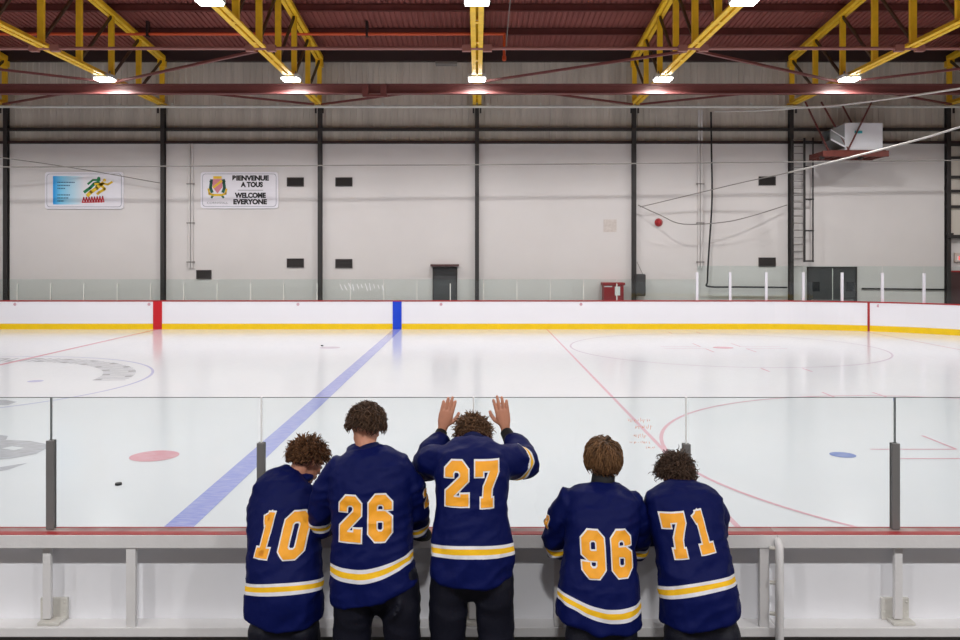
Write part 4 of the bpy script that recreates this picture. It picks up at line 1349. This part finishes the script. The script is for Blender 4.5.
def stroke_mesh(bm, pts, closed, w):
    P = [V((x, y)) for x, y in pts]; n = len(P)
    Lf, Rt = [], []
    if not closed:
        P[0] = P[0]-(P[1]-P[0]).normalized()*0.0; P[-1] = P[-1]
    for i in range(n):
        if closed or 0 < i < n-1:
            d0 = (P[i]-P[i-1]).normalized(); d1 = (P[(i+1) % n]-P[i]).normalized()
        elif i == 0: d0 = d1 = (P[1]-P[0]).normalized()
        else: d0 = d1 = (P[-1]-P[-2]).normalized()
        n0 = V((-d0.y, d0.x)); n1 = V((-d1.y, d1.x)); m = (n0+n1).normalized()
        k = w/2/max(0.45, m.dot(n0))
        ext = V((0, 0))
        if not closed and i == 0: ext = -d0*(w/2-0.1)
        if not closed and i == n-1: ext = d0*(w/2-0.1)
        Lf.append(P[i]+m*k+ext); Rt.append(P[i]-m*k+ext)
    R_ = range(n) if closed else range(n-1)
    for i in R_:
        j = (i+1) % n
        bm.faces.new([bm.verts.new((q.x, q.y, 0)) for q in (Lf[i], Lf[j], Rt[j], Rt[i])])

def numeral(ch, body_bvh, centre, height, width, roll, parent, direction=V((0, 1, 0)), slant=0.0, name='numeral', off=0.0):
    """cloth numeral sewn on the jersey: laid on the cloth by following its surface"""
    dirn = direction.normalized()
    u0 = V((0, 0, 1)).cross(-dirn).normalized()
    u0 = -u0 if u0.dot(V((1, 0, 0))) < 0 and abs(dirn.y) > 0.5 else u0
    v0 = (-dirn).cross(u0); v0 = v0 if v0.z > 0 else -v0
    cr, sr = math.cos(roll), math.sin(roll)
    u = u0*cr+v0*sr; v = v0*cr-u0*sr
    o = None
    for li, (w, o_, mm) in enumerate(((0.285, 0.0035, 'num_edge'), (0.212, 0.0065, 'num'))):
        bm = bmesh.new()
        for pts, closed in digit_strokes(ch): stroke_mesh(bm, pts, closed, w)
        for v_ in bm.verts:
            x = (v_.co.x-0.31)/0.62*width; y = (v_.co.y-0.5)*height
            v_.co = V((x+slant*y, y, 0))
        st = 0.009
        for ax, half in ((0, width*0.8), (1, height*0.65)):
            k = -half
            while k < half:
                co = V((k, 0, 0)) if ax == 0 else V((0, k, 0)); no = V((1, 0, 0)) if ax == 0 else V((0, 1, 0))
                bmesh.ops.bisect_plane(bm, geom=bm.verts[:]+bm.edges[:]+bm.faces[:], plane_co=co, plane_no=no); k += st
        for v_ in bm.verts:
            p = V(centre)+u*v_.co.x+v*v_.co.y
            hit = body_bvh.ray_cast(p-dirn*0.7, dirn)
            if hit[0] is not None: v_.co = hit[0]-dirn*(o_+off)
            else: v_.co = p
        bad = [f for f in bm.faces if max((a.co-b.co).length for a in f.verts for b in f.verts) > 0.06]
        bmesh.ops.delete(bm, geom=bad, context='FACES')
        me = bpy.data.meshes.new(name); bm.to_mesh(me); bm.free()
        if li == 0: o = link_mesh(name, me, M[mm], parent); o['label'] = 'orange and white numeral %s' % ch
        else:
            link_mesh('numeral_face', me, M[mm], o)
    return o

def jersey_torso(bm, tp, tr):
    e = tp[0]-(tp[1]-tp[0]).normalized()*0.012
    tube(bm, [e]+tp, [(tr[0][0]*0.985, tr[0][1]*0.985)]+tr, seg=28, power=2.35, cap=False)
    n = tp[-1]+(tp[-1]-tp[-2]).normalized()*0.03
    ellipsoid(bm, tp[-1], (tr[-1][0], tr[-1][1], 0.03))

def person(spec):
    rng = random.Random(spec['seed'])
    Y0 = spec['torso'][0][3]
    hipx = at(spec['torso'][0][0], 0, Y0).x
    t = thing('person', spec['label'], 'person', (hipx, Y0, 0), 'players leaning on the boards')
    # torso path in world space
    tp, tr = [], []
    for px, py, hw, y, b in spec['torso']:
        tp.append(at(px, py, y)); tr.append((hw*y/F, b))
    arms = {}
    for side in ('L', 'R'):
        arms[side] = [(at(px, py, y), r) for px, py, y, r in spec['arm'+side]]
    # ---- jersey
    bm = bmesh.new()
    jersey_torso(bm, tp, [(a, b+0.012) for a, b in tr])
    for side in ('L', 'R'):
        A = arms[side]
        inner = tp[-3]*0.45+tp[-4]*0.55
        inner = V((inner.x*0.5+A[0][0].x*0.5, inner.y, A[0][0].z*0.8+inner.z*0.2))
        tube(bm, [inner]+[p for p, r in A], [A[0][1][1] if isinstance(A[0][1], tuple) else A[0][1]]+[r for p, r in A], seg=18, power=2.1, ref=spec.get('armref', V((1, 0, 0))))
    me = voxel_mesh(bm, 0.0085, smooth=spec.get('smooth', 7), name='jersey')
    me.calc_loop_triangles()
    hem = me.attributes.new('hem', 'FLOAT', 'POINT'); cuff = me.attributes.new('cuff', 'FLOAT', 'POINT'); isa = me.attributes.new('is_arm', 'FLOAT', 'POINT')
    h0 = tp[0]; up = (tp[2]-tp[0]).normalized()
    roll = spec.get('hemroll', 0.0); curve = spec.get('hemcurve', 0.0)
    offz = spec.get('hemoff', 0.0)
    sd = spec['seed']*3.7
    nrm = [v.normal.copy() for v in me.vertices]
    cosn = [v.co.copy() for v in me.vertices]
    armp = {s: [p for p, r in arms[s]] for s in arms}
    armlen = {s: sum((a-b).length for a, b in zip(armp[s][:-1], armp[s][1:])) for s in arms}
    new = []
    for i, (p, n) in enumerate(zip(cosn, nrm)):
        dl = seg_param(p, armp['L']); dr = seg_param(p, armp['R'])
        s = 'L' if dl[0] < dr[0] else 'R'
        dd, fe = (dl if s == 'L' else dr)
        # distance to torso axis, scaled
        dt = seg_param(p, tp)[0]
        rarm = 0.085
        onarm = dd/rarm < dt/0.17 and fe < armlen[s]*0.72
        isa.data[i].value = 1.0 if onarm else 0.0
        hx = (p.x-h0.x)
        hem.data[i].value = max(0.0, min(0.9, (p-h0).dot(up)-math.tan(roll)*hx-curve*hx*hx+offz))
        cuff.data[i].value = max(0.0, min(0.9, fe+0.02+spec.get('cuffoff'+s, spec.get('cuffoff', 0.0))))
        # folds of the cloth
        q = p+V((sd, sd, sd))
        amp = spec.get('fold', 1.5)
        f1 = noise.noise(V((q.x*10, q.y*9, q.z*3.2+noise.noise(q*4)*1.5)))
        f2 = noise.noise(V((q.x*4.5+q.z*7, q.y*6, q.z*13-q.x*6)))
        f3 = noise.noise(q*26)
        low = min(1.0, max(0.25, 1.1-(p.z-h0.z)/0.6))
        ridge = (1-abs(f2)*2.2)
        d = amp*(0.012*f1*low + 0.006*max(-1, ridge)*(1.15 if onarm else 0.7) + 0.002*f3)
        if onarm: d += 0.006*noise.noise(V((q.x*8, q.y*8, q.z*22)))
        raw = (p-h0).dot(up)
        low2 = max(0.0, 1-max(0.0, raw)/0.14)
        hw_ = tr[0][0]
        tail = low2*(-0.035*(1-(hx/hw_)**2)+math.tan(roll)*hx*1.2) if not onarm else 0.0
        new.append(p+n*(d-0.003)+V((0, 0, tail)))
    for v, c in zip(me.vertices, new): v.co = c
    me.shade_smooth()
    bvh = BVHTree.FromPolygons([v.co.copy() for v in me.vertices], [tuple(p.vertices) for p in me.polygons])
    jersey = link_mesh('jersey', me, M['jersey'], t)
    # ---- collar
    H = at(*spec['head'][:3]); yaw, pitch, rol = [math.radians(a) for a in spec['head'][3]]
    k = spec.get('hk', 1.0)
    R = (Matrix.Rotation(yaw, 3, 'Z')@Matrix.Rotation(pitch, 3, 'X')@Matrix.Rotation(rol, 3, 'Y'))
    nb = at(*spec['neck'])
    top = H+R@V((0, -0.022, -0.045))
    ax = (top-nb).normalized()
    bm = bmesh.new()
    cb = nb+ax*spec.get('collar_up', 0.0)
    cr_ = spec.get('collar_r', 0.068)
    tube(bm, [cb-ax*0.035, cb-ax*0.01, cb+ax*0.008], [cr_+0.016, cr_+0.006, cr_], seg=24, cap=False)
    o = obj('collar', bm, M['jersey_plain'] if not spec.get('guard') else M['jersey_plain'], jersey, smooth=True)
    if spec.get('guard'):
        bm = bmesh.new(); tube(bm, [cb, cb+ax*0.03, cb+ax*0.075], [0.067, 0.066, 0.065], seg=24, cap=False)
        o = obj('neck_guard', bm, M['under'], t, smooth=True)
        bm = bmesh.new()
        q = cb+ax*0.035+V((-0.034, -0.056, 0)); box(bm, q.x-0.011, q.x+0.011, q.y-0.003, q.y+0.003, q.z-0.006, q.z+0.006)
        obj('neck_guard_tag', bm, M['tag'], o)
    if spec.get('necktag'):
        bm = bmesh.new(); q = cb+V((0.002, -cr_-0.004, 0.004)); box(bm, q.x-0.028, q.x+0.028, q.y-0.006, q.y+0.004, q.z-0.006, q.z+0.014, bevel=0.002)
        obj('neck_tag', bm, M['tag'], jersey)
    # ---- trousers
    bm = bmesh.new()
    L = spec['legs']
    hip = tp[0]+(tp[1]-tp[0])*0.25
    w = L['hw']*Y0/F
    cx = at(L['cx'], 0, Y0).x
    kx = L.get('kx', 0.0)
    tube(bm, [V((hip.x, Y0, hip.z)), V((cx*0.5+hip.x*0.5, Y0+0.01, min(hip.z-0.05, L['crotch']+0.12))), V((cx, Y0+0.01, L['crotch']+0.03))], [(w*0.78, 0.11), (w*0.86, 0.115), (w*0.90, 0.115)], seg=24, power=2.4)
    legw = w*L.get('lw', 0.47)
    foot = []
    for s in (-1, 1):
        kn = V((cx+s*(w*0.55+kx), Y0+0.03, 0.50)); an = V((cx+s*(w*0.6+kx), Y0-0.03, 0.09))
        tube(bm, [V((cx+s*w*0.46, Y0, L['crotch']+0.10)), V((cx+s*w*0.51, Y0, L['crotch']-0.03)), kn+V((0, 0, 0.12)), kn, kn-V((0, 0, 0.2)), an+V((0, 0, 0.02))],
             [(legw*0.95, 0.12), (legw*0.93, 0.115), (legw*0.86, 0.10), (legw*0.80, 0.085), (0.078, 0.078), (0.07, 0.075)], seg=18)
        foot.append(an)
    pm = voxel_mesh(bm, 0.012, smooth=5, name='trousers')
    pn = [v.normal.copy() for v in pm.vertices]
    for v, n in zip(pm.vertices, pn):
        q = v.co+V((sd, 0, sd))
        v.co = v.co+n*(0.010*noise.noise(V((q.x*9, q.y*9, q.z*5)))+0.007*(1-2*abs(noise.noise(V((q.x*5+q.z*4, q.y*5, q.z*11))))))
    pm.shade_smooth()
    link_mesh('trousers', pm, M['navy'], t)
    for s, an in zip((-1, 1), foot):
        bm = bmesh.new()
        tube(bm, [V((an.x, an.y-0.05, 0.055)), V((an.x, an.y+0.02, 0.058)), V((an.x, an.y+0.10, 0.045)), V((an.x, an.y+0.19, 0.036))], [(0.037, 0.050), (0.042, 0.055), (0.047, 0.042), (0.040, 0.033)], seg=16, power=2.5)
        tube(bm, [V((an.x, an.y-0.02, 0.06)), V((an.x, an.y-0.01, 0.15))], [0.045, 0.048], seg=14, cap=False)
        shoe = obj('shoe', bm, M['shoe'], t, smooth=True)
        obj('sole', nbox(an.x-0.045, an.x+0.045, an.y-0.10, an.y+0.215, 0.0, 0.02, bevel=0.006), M['black'], shoe)
    # ---- body, one continuous surface
    bm = bmesh.new()
    head_parts(bm, H, R, nb, k)
    core = [(p, (a*0.72, b*0.72)) for p, (a, b) in zip(tp[:-2], tr[:-2])]
    tube(bm, [V((cx, Y0+0.02, L['crotch']+0.10)), V((hip.x, Y0, hip.z+0.03))]+[c[0] for c in core[1:]]+[nb], [(w*0.5, 0.06), (w*0.62, 0.085)]+[c[1] for c in core[1:]]+[0.055], seg=22, power=2.3)
    for s, an in zip((-1, 1), foot):
        kn = V((cx+s*(w*0.55+kx), Y0+0.03, 0.50))
        tube(bm, [V((cx+s*w*0.44, Y0+0.01, L['crotch']+0.08)), kn, kn-V((0, 0, 0.15)), an, V((an.x, an.y, 0.05)), V((an.x, an.y+0.13, 0.035))], [0.062, 0.052, 0.050, 0.034, 0.03, 0.025], seg=14)
    unders = []
    for side, sg in (('L', -1), ('R', 1)):
        A = arms[side]; fa = spec['fore'+side]
        wrist = at(*fa['wrist']); elbow = at(*fa['elbow']) if 'elbow' in fa else A[-1][0]
        sh = A[0][0]
        tube(bm, [core[-2][0]*0.5+sh*0.5, sh, sh*0.5+elbow*0.5, elbow], [0.05, 0.048, 0.043, 0.040], seg=14)
        tube(bm, [elbow, elbow*0.6+wrist*0.4, wrist], [0.040, 0.039, 0.025], seg=14)
        f = V(fa['f']); n = V(fa['n'])
        # thumb side: hand seen from its back, fingers along f
        hand(bm, wrist+f.normalized()*0.03, f, n, fa['thumb'], fa.get('curl', 0.25), fa.get('spread', 0.05), scale=fa.get('scale', 1.0))
        b2 = bmesh.new()
        e = wrist+(wrist-elbow).normalized()*0.004
        tube(b2, [elbow, elbow*0.5+wrist*0.5, e], [0.052, 0.047, 0.034], seg=16, cap=False)
        unders.append(b2)
    bmh = voxel_mesh(bm, spec.get('voxel', 0.005), smooth=2, name='body')
    bmh.shade_smooth()
    body = link_mesh('body', bmh, M['skin'], t)
    for b2 in unders: obj('undershirt_sleeve', b2, M['under'], t, smooth=True)
    for s in (-1, 1):
        bm = bmesh.new(); ellipsoid(bm, H+R@(V((s*0.031, 0.079, -0.002))*k), (0.012*k, 0.012*k, 0.010*k), R, 12, 8); e = obj('eye', bm, M['eye'], t, smooth=True)
        bm = bmesh.new(); ellipsoid(bm, H+R@(V((s*0.031, 0.0885, -0.002))*k), (0.005*k, 0.003*k, 0.005*k), R, 10, 6); obj('iris', bm, M['iris'], e, smooth=True)
    make_hair(H, R, k, spec['hair'], t, rng)
    for args in spec['nums']:
        ch, px, py, h, w_, rl = args[:6]
        kw = args[6] if len(args) > 6 else {}
        yb = spec['back_y'] if 'y' not in kw else kw['y']
        c = at(px, py, yb)
        numeral(ch, bvh, c, h*yb/F, w_*yb/F, math.radians(rl), jersey, direction=kw.get('d', V((0, 1, 0))), slant=kw.get('slant', 0))
    return t
jp = mat('navy_collar_knit', (7, 16, 64), 0.7, spec=0.2, bump=0.3, bscale=300)
M['jersey_plain'] = jp
HB = lambda nm, d, l, **k: dict(mat=hair_mat(nm, d, l), **k)

people = []
# player 10: bent over the boards, head turned to the right
people.append(person(dict(seed=10, label='person in navy jersey numbered 10 leaning over the boards, curly head turned right',
    torso=[(284, 613, 39, 4.50, .135), (285, 592, 38.5, 4.50, .135), (284, 560, 37, 4.56, .13), (284, 530, 37, 4.64, .125), (285, 508, 36, 4.70, .12), (286, 492, 34, 4.75, .115), (289, 483, 27, 4.80, .09), (297, 477, 17, 4.84, .06)],
    armL=[(266, 489, 4.76, .080), (261, 508, 4.76, .078), (259, 528, 4.78, .064), (262, 537, 4.84, .058)],
    armR=[(306, 497, 4.78, .074), (312, 518, 4.80, .070), (309, 533, 4.84, .060)],
    foreL=dict(elbow=(256, 532, 4.77), wrist=(283, 526, 4.93), f=(0.9, 0.15, 0.02), n=(0, 0, 1), thumb=-1, curl=0.15),
    foreR=dict(elbow=(316, 530, 4.80), wrist=(300, 526, 4.90), f=(-0.9, 0.2, 0.02), n=(0, 0, 1), thumb=1, curl=0.15),
    neck=(296, 481, 4.84), head=(307, 461, 4.90, (-46, -32, -4)), hk=1.06,
    legs=dict(hw=38, cx=285, crotch=0.60), back_y=4.55, hemroll=0.0, hemoff=-0.0045,
    nums=[('1', 268, 531, 38, 18, -1, dict(slant=0.16)), ('0', 296.5, 532, 38.5, 24, -1, dict(slant=0.12))],
    hair=HB('dark_brown_curls', (26, 16, 10), (128, 88, 58), n=1100, len=0.052, nape=-0.42, cap=0.010, mess=0.9, lift=0.8, grav=0.3, curl=0.007, turns=1.2, steps=7, w=0.0050, short=0.6))))
# player 26: tallest on the left, upright, looking down the ice
people.append(person(dict(seed=26, label='person in navy jersey numbered 26, standing tall with wavy dark hair and bare nape',
    torso=[(376, 589, 44, 4.40, .15), (374, 574, 42, 4.41, .15), (373, 545, 40, 4.44, .145), (372, 515, 40, 4.48, .14), (371, 490, 43, 4.51, .14), (369, 470, 42, 4.54, .125), (368, 457, 34, 4.56, .098), (367, 449, 21, 4.575, .065)],
    armL=[(340, 469, 4.54, .085), (328, 488, 4.55, .084), (321, 512, 4.57, .070), (321, 529, 4.60, .060)],
    armR=[(398, 468, 4.54, .088), (409, 487, 4.54, .086), (415, 511, 4.58, .076), (417, 527, 4.66, .066)],
    foreL=dict(elbow=(321, 520, 4.56), wrist=(327, 531, 4.80), f=(0.3, 0.9, -0.05), n=(0, 0.05, 1), thumb=1, curl=0.3),
    foreR=dict(elbow=(418, 531, 4.64), wrist=(426, 535, 4.84), f=(0.75, 0.6, 0.12), n=(0, 0.0, 1), thumb=-1, curl=0.35),
    neck=(367, 448, 4.59), head=(366, 428, 4.65, (-14, -20, 3)), hk=1.02,
    legs=dict(hw=46, cx=377, crotch=0.90, lw=0.45), back_y=4.37, hemroll=math.radians(4.5), hemcurve=0.95, hemoff=0.0355,
    nums=[('2', 351, 516.5, 41.5, 22.5, 1), ('6', 381, 515.5, 42, 23, 1), ('2', 422, 496, 18, 11, 12, dict(d=V((-0.75, 0.66, 0)), y=4.56))],
    hair=HB('dark_brown_waves', (18, 12, 8), (104, 78, 60), n=1500, len=0.075, nape=-0.12, cap=0.008, mess=0.75, lift=0.42, grav=0.75, curl=0.006, turns=1.0, steps=8, w=0.0042, short=0.5, hug=0.032, flick=1.3))))
# player 27: both hands flat on the glass, head bowed
people.append(person(dict(seed=27, label='person in navy jersey numbered 27, both hands raised on the glass, head bowed',
    torso=[(471, 572, 43, 4.40, .15), (471, 552, 42, 4.41, .148), (471, 525, 38, 4.44, .138), (472, 500, 36, 4.47, .13), (472, 478, 38, 4.50, .13), (473, 461, 38, 4.55, .115), (473, 449, 31, 4.60, .09), (473, 441, 20, 4.63, .06)],
    armL=[(445, 462, 4.55, .088), (433, 461, 4.62, .094), (427, 466, 4.70, .088), (432, 453, 4.78, .080), (440, 443, 4.83, .062)],
    armR=[(501, 462, 4.55, .088), (514, 461, 4.62, .096), (523, 464, 4.70, .092), (521, 453, 4.77, .080), (513, 443, 4.83, .062)],
    foreL=dict(elbow=(429, 463, 4.73), wrist=(441.5, 432.5, 4.885), f=(0.26, 0.05, 1), n=(0.05, -1, 0.05), thumb=1, curl=0.08, spread=0.02, scale=1.02),
    foreR=dict(elbow=(522, 461, 4.73), wrist=(506, 432, 4.885), f=(-0.19, 0.05, 1), n=(-0.05, -1, 0.05), thumb=-1, curl=0.06, spread=0.05, scale=1.02),
    neck=(473, 444, 4.655), necktag=True, collar_up=-0.018, collar_r=0.062, head=(473, 438, 4.76, (0, -48, 0)), hk=1.02, voxel=0.0035,
    legs=dict(hw=44, cx=472, crotch=0.955, lw=0.46), back_y=4.36, hemoff=0.0115, cuffoffR=-0.21, cuffoffL=-9, hemcurve=-0.05,
    nums=[('2', 456.5, 484, 40.5, 23.5, 0), ('7', 487, 484, 40.5, 23, 0)],
    hair=HB('brown_curls_on_bowed_head', (28, 18, 12), (128, 94, 68), n=1100, len=0.050, nape=-0.40, cap=0.008, mess=0.9, lift=0.7, grav=0.25, curl=0.006, turns=1.2, steps=7, w=0.0048, short=0.5))))
# player 96
people.append(person(dict(seed=96, label='person in navy jersey numbered 96 with straight brown hair and a black neck guard',
    torso=[(599, 618, 43, 4.42, .14), (599, 600, 42, 4.43, .14), (599, 572, 38, 4.47, .135), (600, 545, 35, 4.52, .13), (601, 520, 38, 4.58, .13), (602, 503, 40, 4.63, .12), (603, 493, 33, 4.67, .09), (603, 486, 20, 4.69, .06)],
    armL=[(570, 501, 4.63, .086), (561, 519, 4.64, .086), (556, 536, 4.67, .078), (560, 550, 4.71, .070)],
    armR=[(631, 504, 4.63, .084), (640, 523, 4.66, .080), (639, 541, 4.70, .068), (636, 551, 4.74, .06)],
    foreL=dict(elbow=(559, 540, 4.68), wrist=(578, 532, 4.90), f=(0.9, 0.25, 0.05), n=(0, 0, 1), thumb=-1, curl=0.15),
    foreR=dict(elbow=(639, 545, 4.70), wrist=(622, 532, 4.90), f=(-0.9, 0.25, 0.05), n=(0, 0, 1), thumb=1, curl=0.15),
    neck=(602, 488, 4.70), guard=True, head=(603, 460.5, 4.755, (8, -12, 0)), hk=0.99,
    legs=dict(hw=39, cx=601, crotch=0.60), back_y=4.42, hemroll=math.radians(-5), hemcurve=0.9, hemoff=0.082,
    nums=[('9', 592, 550.5, 40.5, 22.5, 0), ('6', 620.5, 551, 40.5, 20.5, 0), ('9', 550.5, 521, 13, 8, -6, dict(d=V((0.8, 0.6, 0)), y=4.63))],
    hair=HB('brown_straight_hair', (34, 20, 10), (140, 102, 68), n=1900, len=0.115, nape=-0.58, cap=0.008, mess=0.42, lift=0.38, grav=0.8, curl=0.001, turns=0.6, steps=9, w=0.0042, short=0.6, hug=0.034, flick=0.3))))
# player 71: leaning in from the right, bowed curly head
people.append(person(dict(seed=71, label='person in navy jersey numbered 71 bent over the boards, bushy curly dark hair',
    torso=[(701, 613, 40, 4.43, .14), (699, 594, 39.5, 4.44, .14), (695, 568, 37, 4.49, .135), (690, 543, 36, 4.55, .13), (686, 520, 38, 4.61, .13), (683, 504, 40, 4.66, .12), (680, 494, 34, 4.71, .09), (678, 488, 23, 4.75, .065)],
    armL=[(656, 504, 4.66, .082), (651, 519, 4.70, .078), (650, 536, 4.74, .064)],
    armR=[(708, 503, 4.67, .087), (716, 519, 4.72, .076), (716, 535, 4.78, .064)],
    foreL=dict(elbow=(650, 535, 4.74), wrist=(668, 528, 4.93), f=(0.9, 0.15, 0.02), n=(0, 0, 1), thumb=-1, curl=0.15),
    foreR=dict(elbow=(716, 535, 4.77), wrist=(698, 528, 4.93), f=(-0.9, 0.15, 0.02), n=(0, 0, 1), thumb=1, curl=0.15),
    neck=(677, 490, 4.78), head=(676, 476, 4.86, (5, -40, 0)), hk=1.0,
    legs=dict(hw=40, cx=702, crotch=0.60), back_y=4.47, hemroll=math.radians(5), hemoff=-0.003, cuffoff=-9,
    nums=[('7', 675.5, 533.5, 37, 22, 8), ('1', 700.5, 529.5, 36, 18.5, 9)],
    hair=HB('dark_bushy_curls', (20, 14, 12), (98, 76, 62), n=1300, len=0.066, nape=-0.45, cap=0.014, mess=0.8, lift=0.85, grav=0.9, curl=0.009, turns=2.0, steps=10, w=0.0048, short=1.0))))
